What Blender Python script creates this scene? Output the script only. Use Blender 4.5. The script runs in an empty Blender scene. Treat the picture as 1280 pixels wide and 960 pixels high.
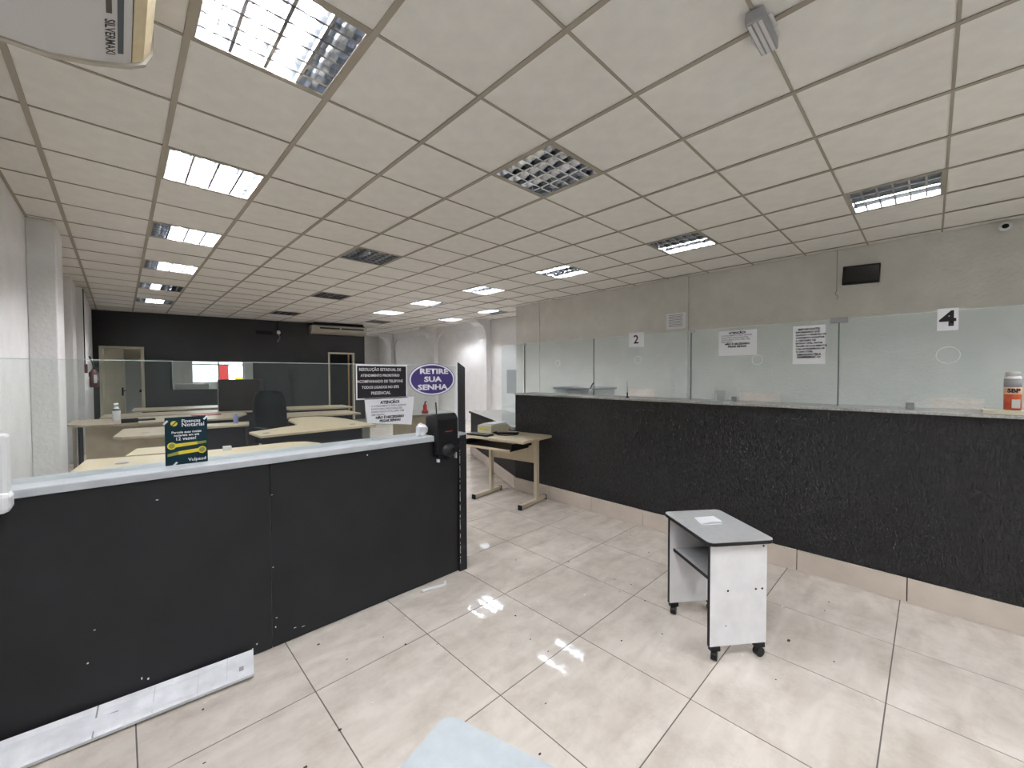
import bpy, math, random
from mathutils import Vector, Matrix
random.seed(7)
PI = math.pi
scene = bpy.context.scene
COL = scene.collection

# ------------------------------------------------------------------ camera
cam_d = bpy.data.cameras.new('camera')
cam_d.sensor_fit = 'HORIZONTAL'; cam_d.sensor_width = 36.0
cam_d.lens = 36.0 * 506.6 / 1280.0
cam_d.clip_start = 0.05; cam_d.clip_end = 200
cam = bpy.data.objects.new('camera', cam_d); COL.objects.link(cam)
YAW, PITCH, ROLL = 0.76865, -0.02345, -0.00309
fw = Vector((math.sin(YAW)*math.cos(PITCH), math.cos(YAW)*math.cos(PITCH), math.sin(PITCH)))
rt = Vector((math.cos(YAW), -math.sin(YAW), 0)); up = rt.cross(fw)
r2 = rt*math.cos(ROLL) + up*math.sin(ROLL); u2 = -rt*math.sin(ROLL) + up*math.cos(ROLL)
cam.matrix_world = Matrix(((r2.x, u2.x, -fw.x, 0), (r2.y, u2.y, -fw.y, 0), (r2.z, u2.z, -fw.z, 1.42), (0, 0, 0, 1)))
scene.camera = cam

# ------------------------------------------------------------------ world, exposure
SKY = 4.0
TUBE = 210.0
w = bpy.data.worlds.new('overcast_sky'); scene.world = w; w.use_nodes = True
nt = w.node_tree; bg = nt.nodes['Background']
bg.inputs['Color'].default_value = (0.93, 0.97, 1.0, 1); bg.inputs['Strength'].default_value = SKY
vs = scene.view_settings
vs.view_transform = 'Standard'; vs.look = 'None'; vs.gamma = 1.0; vs.use_curve_mapping = False
vs.exposure = 0.48

def portal(name, loc, rot, sx, sy):
    d = bpy.data.lights.new(name, 'AREA'); d.shape = 'RECTANGLE'; d.size = sx; d.size_y = sy
    d.cycles.is_portal = True
    o = bpy.data.objects.new(name, d); o.location = loc; o.rotation_euler = rot; COL.objects.link(o)
portal('shopfront_portal', (2.9, -3.12, 1.5), (PI/2, 0, PI), 7.0, 2.7)      # daylight through the shopfront behind the camera
portal('rear_portal', (3.9, 16.05, 1.55), (PI/2, 0, 0), 4.6, 2.3)           # daylight through the rear windows

# ------------------------------------------------------------------ materials
def mat(name, col, rough=0.5, metal=0.0, noise=0.0, nscale=8.0, bump=0.0, bscale=40.0, emit=None, spec=0.5, col2=None, detail=4, alpha=None):
    m = bpy.data.materials.new(name); m.use_nodes = True
    t = m.node_tree; b = t.nodes['Principled BSDF']
    c = tuple(col) + (1,)
    b.inputs['Base Color'].default_value = c
    b.inputs['Roughness'].default_value = rough; b.inputs['Metallic'].default_value = metal
    b.inputs['Specular IOR Level'].default_value = spec
    tc = None
    if noise or bump or col2:
        tc = t.nodes.new('ShaderNodeTexCoord')
    if noise or col2:
        n = t.nodes.new('ShaderNodeTexNoise'); n.inputs['Scale'].default_value = nscale; n.inputs['Detail'].default_value = detail
        t.links.new(tc.outputs['Object'], n.inputs['Vector'])
        r = t.nodes.new('ShaderNodeValToRGB')
        lo = tuple(v*(1-noise) for v in col) if col2 is None else tuple(col2)
        hi = tuple(min(1, v*(1+noise*0.6)) for v in col) if col2 is None else tuple(col)
        r.color_ramp.elements[0].color = lo + (1,); r.color_ramp.elements[1].color = hi + (1,)
        r.color_ramp.elements[0].position = 0.3; r.color_ramp.elements[1].position = 0.7
        t.links.new(n.outputs['Fac'], r.inputs['Fac']); t.links.new(r.outputs['Color'], b.inputs['Base Color'])
    if bump:
        n2 = t.nodes.new('ShaderNodeTexNoise'); n2.inputs['Scale'].default_value = bscale; n2.inputs['Detail'].default_value = 5
        t.links.new(tc.outputs['Object'], n2.inputs['Vector'])
        bp = t.nodes.new('ShaderNodeBump'); bp.inputs['Strength'].default_value = bump; bp.inputs['Distance'].default_value = 0.01
        t.links.new(n2.outputs['Fac'], bp.inputs['Height']); t.links.new(bp.outputs['Normal'], b.inputs['Normal'])
    if emit:
        b.inputs['Emission Color'].default_value = tuple(emit[:3]) + (1,); b.inputs['Emission Strength'].default_value = emit[3]
    return m

def glass(name, tint=(0.93, 0.975, 0.955), film=0.05, ior=1.45):
    m = bpy.data.materials.new(name); m.use_nodes = True
    t = m.node_tree; t.nodes.clear()
    out = t.nodes.new('ShaderNodeOutputMaterial')
    tr = t.nodes.new('ShaderNodeBsdfTransparent'); tr.inputs['Color'].default_value = tint + (1,)
    df = t.nodes.new('ShaderNodeBsdfDiffuse'); df.inputs['Color'].default_value = (0.80, 0.87, 0.90, 1)
    tl = t.nodes.new('ShaderNodeBsdfTranslucent'); tl.inputs['Color'].default_value = (0.80, 0.87, 0.90, 1)
    md = t.nodes.new('ShaderNodeMixShader'); md.inputs[0].default_value = 0.5
    t.links.new(df.outputs[0], md.inputs[1]); t.links.new(tl.outputs[0], md.inputs[2])
    m0 = t.nodes.new('ShaderNodeMixShader'); m0.inputs[0].default_value = film
    t.links.new(tr.outputs[0], m0.inputs[1]); t.links.new(md.outputs[0], m0.inputs[2])
    gl = t.nodes.new('ShaderNodeBsdfGlossy'); gl.inputs['Roughness'].default_value = 0.0
    fr = t.nodes.new('ShaderNodeFresnel')
    ge = t.nodes.new('ShaderNodeNewGeometry'); mr = t.nodes.new('ShaderNodeMapRange')     # same reflectance on the entry and exit faces of the thin pane
    mr.inputs[3].default_value = ior; mr.inputs[4].default_value = 1.0/ior
    t.links.new(ge.outputs['Backfacing'], mr.inputs[0]); t.links.new(mr.outputs[0], fr.inputs['IOR'])
    m1 = t.nodes.new('ShaderNodeMixShader')
    t.links.new(fr.outputs[0], m1.inputs[0]); t.links.new(m0.outputs[0], m1.inputs[1]); t.links.new(gl.outputs[0], m1.inputs[2])
    t.links.new(m1.outputs[0], out.inputs['Surface'])
    return m

def wood(name, a, b_, scale=(3, 40, 3), rough=0.4):
    m = bpy.data.materials.new(name); m.use_nodes = True
    t = m.node_tree; b = t.nodes['Principled BSDF']; b.inputs['Roughness'].default_value = rough
    tc = t.nodes.new('ShaderNodeTexCoord'); mp = t.nodes.new('ShaderNodeMapping'); mp.inputs['Scale'].default_value = scale
    n = t.nodes.new('ShaderNodeTexNoise'); n.inputs['Scale'].default_value = 2.0; n.inputs['Detail'].default_value = 6
    r = t.nodes.new('ShaderNodeValToRGB'); r.color_ramp.elements[0].color = b_ + (1,); r.color_ramp.elements[1].color = a + (1,)
    r.color_ramp.elements[0].position = 0.3; r.color_ramp.elements[1].position = 0.65
    t.links.new(tc.outputs['Object'], mp.inputs['Vector']); t.links.new(mp.outputs[0], n.inputs['Vector'])
    t.links.new(n.outputs['Fac'], r.inputs['Fac']); t.links.new(r.outputs['Color'], b.inputs['Base Color'])
    return m

def floor_mat():
    m = bpy.data.materials.new('porcelain_tile'); m.use_nodes = True
    t = m.node_tree; b = t.nodes['Principled BSDF']
    tc = t.nodes.new('ShaderNodeTexCoord')
    geo = t.nodes.new('ShaderNodeNewGeometry'); oi = t.nodes.new('ShaderNodeObjectInfo')
    n = t.nodes.new('ShaderNodeTexNoise'); n.inputs['Scale'].default_value = 2.2; n.inputs['Detail'].default_value = 7; n.inputs['Distortion'].default_value = 0.8
    mp = t.nodes.new('ShaderNodeMapping'); mp.inputs['Rotation'].default_value = (0, 0, 0.5); mp.inputs['Scale'].default_value = (1, 3.2, 1)
    add = t.nodes.new('ShaderNodeVectorMath'); add.operation = 'ADD'
    mul = t.nodes.new('ShaderNodeMath'); mul.operation = 'MULTIPLY'; mul.inputs[1].default_value = 30
    t.links.new(oi.outputs['Random'], mul.inputs[0]); t.links.new(geo.outputs['Position'], add.inputs[0]); t.links.new(mul.outputs[0], add.inputs[1])
    t.links.new(add.outputs[0], mp.inputs['Vector']); t.links.new(mp.outputs[0], n.inputs['Vector'])
    r = t.nodes.new('ShaderNodeValToRGB')
    r.color_ramp.elements[0].color = (0.54, 0.48, 0.42, 1); r.color_ramp.elements[1].color = (0.69, 0.635, 0.57, 1)
    r.color_ramp.elements[0].position = 0.28; r.color_ramp.elements[1].position = 0.68
    t.links.new(n.outputs['Fac'], r.inputs['Fac'])
    # grime: fine grey smears
    n2 = t.nodes.new('ShaderNodeTexNoise'); n2.inputs['Scale'].default_value = 5; n2.inputs['Detail'].default_value = 8; n2.inputs['Roughness'].default_value = 0.7
    t.links.new(geo.outputs['Position'], n2.inputs['Vector'])
    r2_ = t.nodes.new('ShaderNodeValToRGB'); r2_.color_ramp.elements[0].color = (0.8, 0.79, 0.77, 1); r2_.color_ramp.elements[1].color = (1, 1, 1, 1)
    r2_.color_ramp.elements[0].position = 0.3; r2_.color_ramp.elements[1].position = 0.55
    t.links.new(n2.outputs['Fac'], r2_.inputs['Fac'])
    mx = t.nodes.new('ShaderNodeMix'); mx.data_type = 'RGBA'; mx.blend_type = 'MULTIPLY'; mx.inputs[0].default_value = 1
    t.links.new(r.outputs['Color'], mx.inputs[6]); t.links.new(r2_.outputs['Color'], mx.inputs[7]); t.links.new(mx.outputs[2], b.inputs['Base Color'])
    rr = t.nodes.new('ShaderNodeMapRange'); rr.inputs[3].default_value = 0.02; rr.inputs[4].default_value = 0.07
    t.links.new(n2.outputs['Fac'], rr.inputs[0]); t.links.new(rr.outputs[0], b.inputs['Roughness'])
    b.inputs['Specular IOR Level'].default_value = 0.42
    return m

def grafiato(name, col, strength=0.6, scale=(26, 26, 11)):
    """combed / scratched textured wall paint"""
    m = mat(name, col, rough=0.5, noise=0.12, nscale=3, spec=0.4)
    t = m.node_tree; b = t.nodes['Principled BSDF']
    geo = t.nodes.new('ShaderNodeNewGeometry'); mp = t.nodes.new('ShaderNodeMapping'); mp.inputs['Scale'].default_value = scale
    v = t.nodes.new('ShaderNodeTexNoise'); v.inputs['Scale'].default_value = 1.6; v.inputs['Detail'].default_value = 3; v.inputs['Distortion'].default_value = 0.6
    cr = t.nodes.new('ShaderNodeValToRGB'); cr.color_ramp.elements[0].position = 0.47; cr.color_ramp.elements[1].position = 0.62
    bp = t.nodes.new('ShaderNodeBump'); bp.inputs['Strength'].default_value = strength; bp.inputs['Distance'].default_value = 0.012
    t.links.new(geo.outputs['Position'], mp.inputs['Vector']); t.links.new(mp.outputs[0], v.inputs['Vector']); t.links.new(v.outputs['Fac'], cr.inputs['Fac'])
    t.links.new(cr.outputs['Color'], bp.inputs['Height']); t.links.new(bp.outputs['Normal'], b.inputs['Normal'])
    return m

M = {}
M['ceil_tile'] = mat('ceiling_tile_board', (0.82, 0.80, 0.755), 0.85, noise=0.05, nscale=5, bump=0.25, bscale=120)
M['tbar'] = mat('ceiling_grid_paint', (0.34, 0.305, 0.245), 0.6)
M['void'] = mat('plenum', (0.2, 0.19, 0.17), 0.9)
M['plaster'] = mat('rough_plaster_paint', (0.66, 0.64, 0.59), 0.75, noise=0.07, nscale=4, bump=0.8, bscale=28)
M['plaster_white'] = mat('white_plaster_paint', (0.78, 0.77, 0.76), 0.75, noise=0.05, nscale=4, bump=0.5, bscale=28)
M['dark_wall'] = grafiato('charcoal_textured_paint', (0.027, 0.027, 0.029), 0.3, (50, 50, 24))
M['dark_counter_wall'] = grafiato('charcoal_combed_paint', (0.016, 0.0155, 0.016), 0.85, (50, 55, 20))
M['dark_panel'] = mat('charcoal_painted_board', (0.0145, 0.0145, 0.0165), 0.5, noise=0.22, nscale=4, spec=0.28)
M['dark_edge'] = mat('black_edge_band', (0.012, 0.012, 0.012), 0.5, spec=0.25)
M['floor'] = floor_mat()
M['grout'] = mat('dark_grout', (0.12, 0.105, 0.09), 0.9)
M['skirt'] = mat('porcelain_skirting', (0.60, 0.52, 0.45), 0.3, noise=0.12, nscale=4)
M['granite'] = mat('grey_granite', (0.42, 0.42, 0.40), 0.25, noise=0.35, nscale=90)
M['ledge'] = mat('pale_blue_grey_ledge', (0.50, 0.53, 0.56), 0.3, noise=0.08, nscale=20)
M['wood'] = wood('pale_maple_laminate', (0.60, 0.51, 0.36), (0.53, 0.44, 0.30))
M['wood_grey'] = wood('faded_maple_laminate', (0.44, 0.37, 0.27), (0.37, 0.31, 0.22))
M['wood_dark'] = mat('dark_brown_laminate', (0.014, 0.009, 0.007), 0.5, spec=0.2, noise=0.3, nscale=6)
M['dark_front'] = mat('dark_modesty_board', (0.014, 0.012, 0.018), 0.45, spec=0.2)
M['beige_metal'] = mat('beige_painted_steel', (0.60, 0.52, 0.39), 0.45)
M['grey_top'] = mat('grey_melamine', (0.37, 0.375, 0.375), 0.5, noise=0.06, nscale=30)
M['grey_top_light'] = mat('light_grey_melamine', (0.42, 0.46, 0.48), 0.45, noise=0.07, nscale=25)
M['white_panel'] = mat('scuffed_white_melamine', (0.79, 0.78, 0.79), 0.5, noise=0.07, nscale=12)
M['black_plastic'] = mat('black_plastic', (0.008, 0.008, 0.009), 0.4, spec=0.22)
M['black_fabric'] = mat('black_fabric', (0.006, 0.006, 0.007), 0.9, bump=0.3, bscale=200, spec=0.15)
M['white_plastic'] = mat('white_plastic', (0.78, 0.79, 0.80), 0.35)
M['off_white'] = mat('off_white_plastic', (0.62, 0.61, 0.60), 0.4)
M['yellowed'] = mat('yellowed_plastic', (0.60, 0.50, 0.31), 0.4, noise=0.12, nscale=15)
M['ac_beige'] = mat('aged_beige_plastic', (0.45, 0.42, 0.35), 0.45)
M['paper'] = mat('white_paper', (0.80, 0.81, 0.84), 0.8)
M['ink'] = mat('black_ink', (0.012, 0.012, 0.015), 0.7)
M['grey_ink'] = mat('grey_ink', (0.16, 0.16, 0.18), 0.7)
M['white_ink'] = mat('white_ink', (0.82, 0.82, 0.84), 0.6)
M['purple'] = mat('purple_print', (0.06, 0.045, 0.17), 0.5, spec=0.2)
M['flyer'] = mat('dark_teal_print', (0.006, 0.03, 0.04), 0.5, col2=(0.003, 0.014, 0.024), nscale=8, spec=0.15)
M['yellow'] = mat('yellow_print', (0.62, 0.50, 0.03), 0.45)
M['olive'] = mat('olive_print', (0.20, 0.22, 0.03), 0.45)
M['steel'] = mat('brushed_steel', (0.55, 0.55, 0.54), 0.3, metal=1.0)
M['clip'] = mat('grey_metal_clip', (0.30, 0.30, 0.30), 0.35, metal=0.9)
M['mirror_alu'] = mat('mirror_aluminium', (0.80, 0.84, 0.90), 0.16, metal=1.0)
M['blade'] = mat('louvre_blade_metal', (0.66, 0.68, 0.70), 0.17, metal=1.0)
M['tube_on'] = mat('lit_fluorescent', (0.9, 0.95, 1.0), 0.4, emit=(0.945, 0.955, 1.0, TUBE))
M['tube_off'] = mat('dead_fluorescent', (0.62, 0.63, 0.63), 0.4)
M['glass'] = glass('clear_counter_glass', tint=(0.955, 0.975, 0.965), film=0.006, ior=1.32)
M['glass_r'] = glass('dusty_counter_glass', tint=(0.94, 0.98, 0.985), film=0.125)
M['glass_edge'] = mat('green_glass_edge', (0.62, 0.70, 0.67), 0.3)
M['glass_dark_edge'] = mat('dark_glass_joint', (0.10, 0.13, 0.12), 0.3)
M['cream'] = mat('cream_door_paint', (0.58, 0.54, 0.42), 0.5, noise=0.05)
M['grey_door'] = mat('pale_grey_door_paint', (0.52, 0.54, 0.54), 0.5)
M['red'] = mat('red_paint', (0.35, 0.02, 0.02), 0.35)
M['ext_red'] = mat('dark_red_paint', (0.10, 0.022, 0.02), 0.35)
M['orange'] = mat('orange_print', (0.62, 0.14, 0.03), 0.4, col2=(0.50, 0.05, 0.03), nscale=30)
M['blue_plastic'] = mat('pale_blue_plastic', (0.20, 0.25, 0.48), 0.3)
M['cup'] = glass('clear_plastic_cup', tint=(0.93, 0.94, 0.94), film=0.18)
M['grey_box'] = mat('grey_painted_box', (0.30, 0.30, 0.31), 0.5)
M['teal_stripe'] = mat('dark_teal_stripe', (0.06, 0.085, 0.095), 0.4)
M['brown_stripe'] = mat('dark_grey_stripe', (0.07, 0.06, 0.055), 0.4)
M['board_white'] = mat('scuffed_white_board', (0.80, 0.81, 0.84), 0.5, noise=0.14, nscale=14)
M['asphalt'] = mat('asphalt', (0.09, 0.09, 0.09), 0.9)
M['facade'] = mat('pale_facade', (0.10, 0.097, 0.092), 0.8)
M['yellow_sign'] = mat('yellow_fascia', (0.65, 0.42, 0.03), 0.6)
M['debris_dark'] = mat('dark_debris', (0.05, 0.04, 0.03), 0.9)

# ------------------------------------------------------------------ mesh helpers
class B:
    def __init__(s): s.v = []; s.f = []; s.mi = []; s.cur = 0
    def face(s, idx): s.f.append(tuple(idx)); s.mi.append(s.cur)
    def box(s, x0, x1, y0, y1, z0, z1):
        o = len(s.v)
        s.v += [(x0,y0,z0),(x1,y0,z0),(x1,y1,z0),(x0,y1,z0),(x0,y0,z1),(x1,y0,z1),(x1,y1,z1),(x0,y1,z1)]
        for q in ((0,3,2,1),(4,5,6,7),(0,1,5,4),(1,2,6,5),(2,3,7,6),(3,0,4,7)): s.face([o+i for i in q])
        return s
    def prism(s, poly, a0, a1, axis='z'):
        """poly: 2D points; axis z: (x,y) ; axis y: (x,z) ; axis x: (y,z)"""
        n = len(poly); o = len(s.v)
        for a in (a0, a1):
            for p, q in poly:
                s.v.append((p,q,a) if axis == 'z' else (p,a,q) if axis == 'y' else (a,p,q))
        s.face([o+i for i in range(n)][::-1]); s.face([o+n+i for i in range(n)])
        for i in range(n):
            j = (i+1) % n; s.face((o+i, o+j, o+n+j, o+n+i))
        return s
    def tube(s, pts, r, n=8, caps=True):
        pts = [Vector(p) for p in pts]; o = len(s.v); prev = None
        rs = r if isinstance(r, (list, tuple)) else [r]*len(pts)
        for k, p in enumerate(pts):
            d = (pts[min(k+1, len(pts)-1)] - pts[max(k-1, 0)]).normalized()
            a = Vector((0,0,1)) if abs(d.z) < 0.9 else Vector((1,0,0))
            if prev is None: x = d.cross(a).normalized()
            else: x = (prev - d*prev.dot(d)).normalized()
            prev = x; y = d.cross(x)
            for i in range(n):
                t = 2*PI*i/n; q = p + (x*math.cos(t) + y*math.sin(t))*rs[k]; s.v.append(tuple(q))
        for k in range(len(pts)-1):
            for i in range(n):
                j = (i+1) % n; s.face((o+k*n+i, o+k*n+j, o+(k+1)*n+j, o+(k+1)*n+i))
        if caps:
            s.face([o+i for i in range(n)][::-1]); s.face([o+(len(pts)-1)*n+i for i in range(n)])
        return s
    def lathe(s, prof, c=(0,0,0), n=16):
        """prof: (r,z) from bottom to top"""
        o = len(s.v)
        for r, z in prof:
            for i in range(n):
                t = 2*PI*i/n; s.v.append((c[0]+r*math.cos(t), c[1]+r*math.sin(t), c[2]+z))
        for k in range(len(prof)-1):
            for i in range(n):
                j = (i+1) % n; s.face((o+k*n+i, o+k*n+j, o+(k+1)*n+j, o+(k+1)*n+i))
        s.face([o+i for i in range(n)][::-1]); s.face([o+(len(prof)-1)*n+i for i in range(n)])
        return s
    def ball(s, c, rx, ry, rz, n=10, m=7):
        prof = []
        o = len(s.v)
        for k in range(m+1):
            a = -PI/2 + PI*k/m
            rr = max(0.02, math.cos(a))
            for i in range(n):
                t = 2*PI*i/n; s.v.append((c[0]+rx*rr*math.cos(t), c[1]+ry*rr*math.sin(t), c[2]+rz*math.sin(a)))
        for k in range(m):
            for i in range(n):
                j = (i+1) % n; s.face((o+k*n+i, o+k*n+j, o+(k+1)*n+j, o+(k+1)*n+i))
        s.face([o+i for i in range(n)][::-1]); s.face([o+m*n+i for i in range(n)])
        return s
    def quad(s, a, b, c, d):
        o = len(s.v); s.v += [a, b, c, d]; s.face((o, o+1, o+2, o+3)); return s
    def xf(s, mtx):
        s.v = [tuple(mtx @ Vector(p)) for p in s.v]; return s
    def mesh(s, name, mats, smooth=False):
        me = bpy.data.meshes.new(name); me.from_pydata(s.v, [], s.f)
        for m in (mats if isinstance(mats, (list, tuple)) else [mats]): me.materials.append(m)
        for p, i in zip(me.polygons, s.mi): p.material_index = i; p.use_smooth = smooth
        me.update(); return me

def wl(o):
    p = Vector((0,0,0))
    while o is not None: p += o.location; o = o.parent
    return p

def obj(name, b, m, parent=None, world=True, smooth=False, bevel=0.0, label=None, kind=None):
    if parent is not None and world:
        off = wl(parent); b.v = [(x-off.x, y-off.y, z-off.z) for x, y, z in b.v]
    elif parent is None:
        lo = [min(p[i] for p in b.v) for i in range(3)]; hi = [max(p[i] for p in b.v) for i in range(3)]
        off = Vector(((lo[0]+hi[0])/2, (lo[1]+hi[1])/2, lo[2]))
        b.v = [(x-off.x, y-off.y, z-off.z) for x, y, z in b.v]
    o = bpy.data.objects.new(name, b.mesh(name, m, smooth)); COL.objects.link(o)
    if parent is not None: o.parent = parent
    else: o.location = off
    if bevel:
        md = o.modifiers.new('bevel', 'BEVEL'); md.width = bevel; md.segments = 2; md.limit_method = 'ANGLE'; md.angle_limit = 0.6
    if label: o['label'] = label
    if kind: o['kind'] = kind
    return o

def piece(name, me, parent, loc, rot=(0,0,0), scale=(1,1,1)):
    o = bpy.data.objects.new(name, me); COL.objects.link(o); o.parent = parent
    o.location = loc; o.rotation_euler = rot; o.scale = scale; return o

def tag(o, label, cat, group=None):
    o['label'] = label; o['category'] = cat
    if group: o['group'] = group
    return o

def thing(name, label, cat, loc=(0,0,0), rotz=0, group=None):
    o = bpy.data.objects.new(name, None); COL.objects.link(o); o.empty_display_size = 0.05
    o.location = loc; o.rotation_euler = (0, 0, rotz)
    return tag(o, label, cat, group)

def struct(name, b, m, parent=None, **k):
    o = obj(name, b, m, parent, **k)
    if parent is None: o['kind'] = 'structure'
    return o

def dup(root, loc, rotz, label, group=None, meshswap=None):
    def cp(o, par):
        c = o.copy(); COL.objects.link(c)
        if par is not None: c.parent = par
        for ch in list(o.children): cp(ch, c)
        return c
    r = cp(root, None); r.location = loc; r.rotation_euler = (0, 0, rotz); r['label'] = label
    if group: r['group'] = group
    return r

def text(name, body, size, m, parent, loc, facing='-y', align='CENTER', bold=0.0, world=True, depth=0.0, xs=1.0, mtx=None, spacing=1.0):
    c = bpy.data.curves.new(name, 'FONT'); c.body = body; c.size = size; c.align_x = align; c.align_y = 'CENTER'
    c.offset = bold; c.extrude = depth; c.resolution_u = 2; c.space_line = spacing
    t = bpy.data.objects.new(name, c); COL.objects.link(t)
    bpy.context.view_layer.update()
    me = bpy.data.meshes.new_from_object(t.evaluated_get(bpy.context.evaluated_depsgraph_get()))
    bpy.data.objects.remove(t); bpy.data.curves.remove(c)
    if mtx is None:
        mtx = {'-y': Matrix(((1,0,0),(0,0,-1),(0,1,0))), '-x': Matrix(((0,0,-1),(-1,0,0),(0,1,0)))}[facing].to_4x4()
    me.transform(mtx @ Matrix.Diagonal((xs, 1, 1, 1)))
    me.materials.clear(); me.materials.append(m)
    o = bpy.data.objects.new(name, me); COL.objects.link(o); o.parent = parent
    o.location = Vector(loc) - (wl(parent) if world else Vector((0,0,0)))
    return o

# ================================================================== STRUCTURE
CZ = 3.0
XL, XR, XF = -0.65, 6.64, 7.75           # left wall, right wall, far right wall
YS, YN = -3.1, 16.0                      # shopfront, rear wall

# floor: grout bed, tiles as pieces
fl = struct('floor', B().box(XL-0.3, XF+0.4, YS-0.3, YN+0.3, -0.12, -0.0015), M['grout'])
xs_ = [-0.65, 0.02, 0.605, 1.185, 1.765, 2.345, 2.885, 3.47] + [3.47+0.578*k for k in range(1, 8)] + [XF]
ys_ = [0.115+0.595*k for k in range(-5, 27)]
ys_ = [YS] + [y for y in ys_ if YS+0.1 < y < YN-0.1] + [YN]
tb = B().box(-0.5, 0.5, -0.5, 0.5, -0.012, 0.0)
tile_me = tb.mesh('floor_tile', M['floor'])
rest = B()
for i in range(len(xs_)-1):
    for j in range(len(ys_)-1):
        x0, x1, y0, y1 = xs_[i], xs_[i+1], ys_[j], ys_[j+1]
        g = 0.0025
        if -0.6 < y0 < 8.9 and x0 < 5.5:
            t = piece('floor_tile', tile_me, fl, (0,0,0), scale=(x1-x0-2*g, y1-y0-2*g, 1))
            t.location = Vector(((x0+x1)/2, (y0+y1)/2, 0)) - fl.location
        else:
            rest.box(x0+g, x1-g, y0+g, y1-g, -0.012, 0.0)
obj('distant_floor_tiles', rest, M['floor'], fl, kind='stuff')

# ceiling: plenum slab, grid, tiles
cl = struct('ceiling', B().box(XL-0.3, XF+0.4, YS-0.3, YN+0.3, CZ+0.16, CZ+0.25), M['void'])
GX0, GY0, G = 1.503, 1.813, 0.625
gx = [GX0+G*k for k in range(-3, 11)]; gx = [XL] + [x for x in gx if XL+0.1 < x < XF-0.1] + [XF]
gy = [GY0+G*k for k in range(-8, 24)]; gy = [YS] + [y for y in gy if YS+0.1 < y < YN-0.1] + [YN]
# troffers: (v, u) -> lit pattern of its four tubes, low x to high x
LAMPS = {(-2,0):(1,1,1,0), (-2,3):(1,1,1,1), (-2,6):(0,1,1,1), (-2,9):(0,1,1,1), (-2,12):(0,1,0,0), (-2,15):(0,1,1,0),
         (1,0):(0,0,0,0), (1,5):(0,0,0,0), (2,10):(0,0,0,0), (2,15):(0,0,0,0),
         (5,-3):(0,0,0,1), (5,0):(0,0,0,1), (5,3):(1,0,0,1), (5,6):(1,0,1,1), (5,9):(1,1,1,0), (5,12):(1,1,1,1),
         (8,9):(1,1,0,0), (8,12):(0,1,1,1), (6,15):(0,0,0,0), (-2,-3):(1,1,1,1), (5,-6):(1,1,0,1), (1,-6):(1,1,1,1)}  # unseen lit troffers above and behind the camera are added for fill
lamp_cells = set((round(GX0+G*v, 2), round(GY0+G*u, 2)) for v, u in LAMPS)
ct = B().box(-0.5, 0.5, -0.5, 0.5, 0, 0.014); ctile_me = ct.mesh('ceiling_tile', M['ceil_tile'])
far = B()
for i in range(len(gx)-1):
    for j in range(len(gy)-1):
        x0, x1, y0, y1 = gx[i], gx[i+1], gy[j], gy[j+1]
        if (round(x0, 2), round(y0, 2)) in lamp_cells: continue
        if -0.8 < y0 < 10.9:
            t = piece('ceiling_tile', ctile_me, cl, (0,0,0), scale=(x1-x0-0.012, y1-y0-0.008, 1))
            t.location = Vector(((x0+x1)/2, (y0+y1)/2, CZ+0.003+random.uniform(0, 0.0025))) - cl.location
            t.rotation_euler = (random.uniform(-0.002, 0.002), random.uniform(-0.002, 0.002), 0)
        else: far.box(x0+0.006, x1-0.006, y0+0.004, y1-0.004, CZ+0.003, CZ+0.017)
obj('distant_ceiling_tiles', far, M['ceil_tile'], cl, kind='stuff')
for x in gx:
    wd = 0.014 if x not in (gx[0], gx[-1]) else 0.02
    obj('main_runner', B().box(x-wd, x+wd, YS, YN, CZ-0.004, CZ+0.002).box(x-0.002, x+0.002, YS, YN, CZ+0.002, CZ+0.035), M['tbar'], cl)
for y in gy:
    obj('cross_runner', B().box(XL, XF, y-0.0075, y+0.0075, CZ-0.002, CZ+0.003).box(XL, XF, y-0.001, y+0.001, CZ+0.003, CZ+0.025), M['tbar'], cl)

# left wall with three pilasters
struct('wall_left', B().box(XL-0.2, XL, YS, YN, 0, CZ), M['plaster_white'])
struct('trim_1', B().box(XL, -0.45, 6.26, 6.95, 0, CZ), M['plaster_white'], bevel=0.01)
struct('trim_12', B().box(XL, -0.46, 10.6, 14.2, 0, CZ), M['plaster_white'])
struct('trim_2', B().box(XL, -0.53, 9.62, 10.3, 0, CZ), M['plaster_white'], bevel=0.01)
# right wall (behind the service counter), pilaster and thick end
struct('wall_right', B().box(XR, XR+0.2, YS, 6.05, 0, CZ), M['plaster'])
struct('trim_3', B().box(XR-0.05, XR, 2.74, 3.13, 0, CZ), M['plaster'])
struct('trim_4', B().box(XR+0.03, XF+0.1, 6.08, 6.75, 0, CZ), M['plaster'])
struct('trim_5', B().box(XR-0.02, XR+0.01, 5.98, 6.03, 0, CZ), M['plaster'])
struct('wall_far_right', B().box(XF, XF+0.2, 6.0, YN, 0, CZ), M['plaster_white'])
for k, (y0, y1) in enumerate(((8.9, 9.25), (11.6, 12.0), (14.6, 15.0))):
    h = 0.35
    prof = [(XF, 0), (XF-0.16, 0), (XF-0.16, CZ-0.55), (XF-0.20, CZ-0.35), (XF-0.30, CZ-0.18), (XF-0.48, CZ-0.10), (XF-0.48, CZ), (XF, CZ)]
    struct('trim_%d' % (6+k), B().prism(prof, y0, y1, 'y'), M['plaster_white'])
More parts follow.
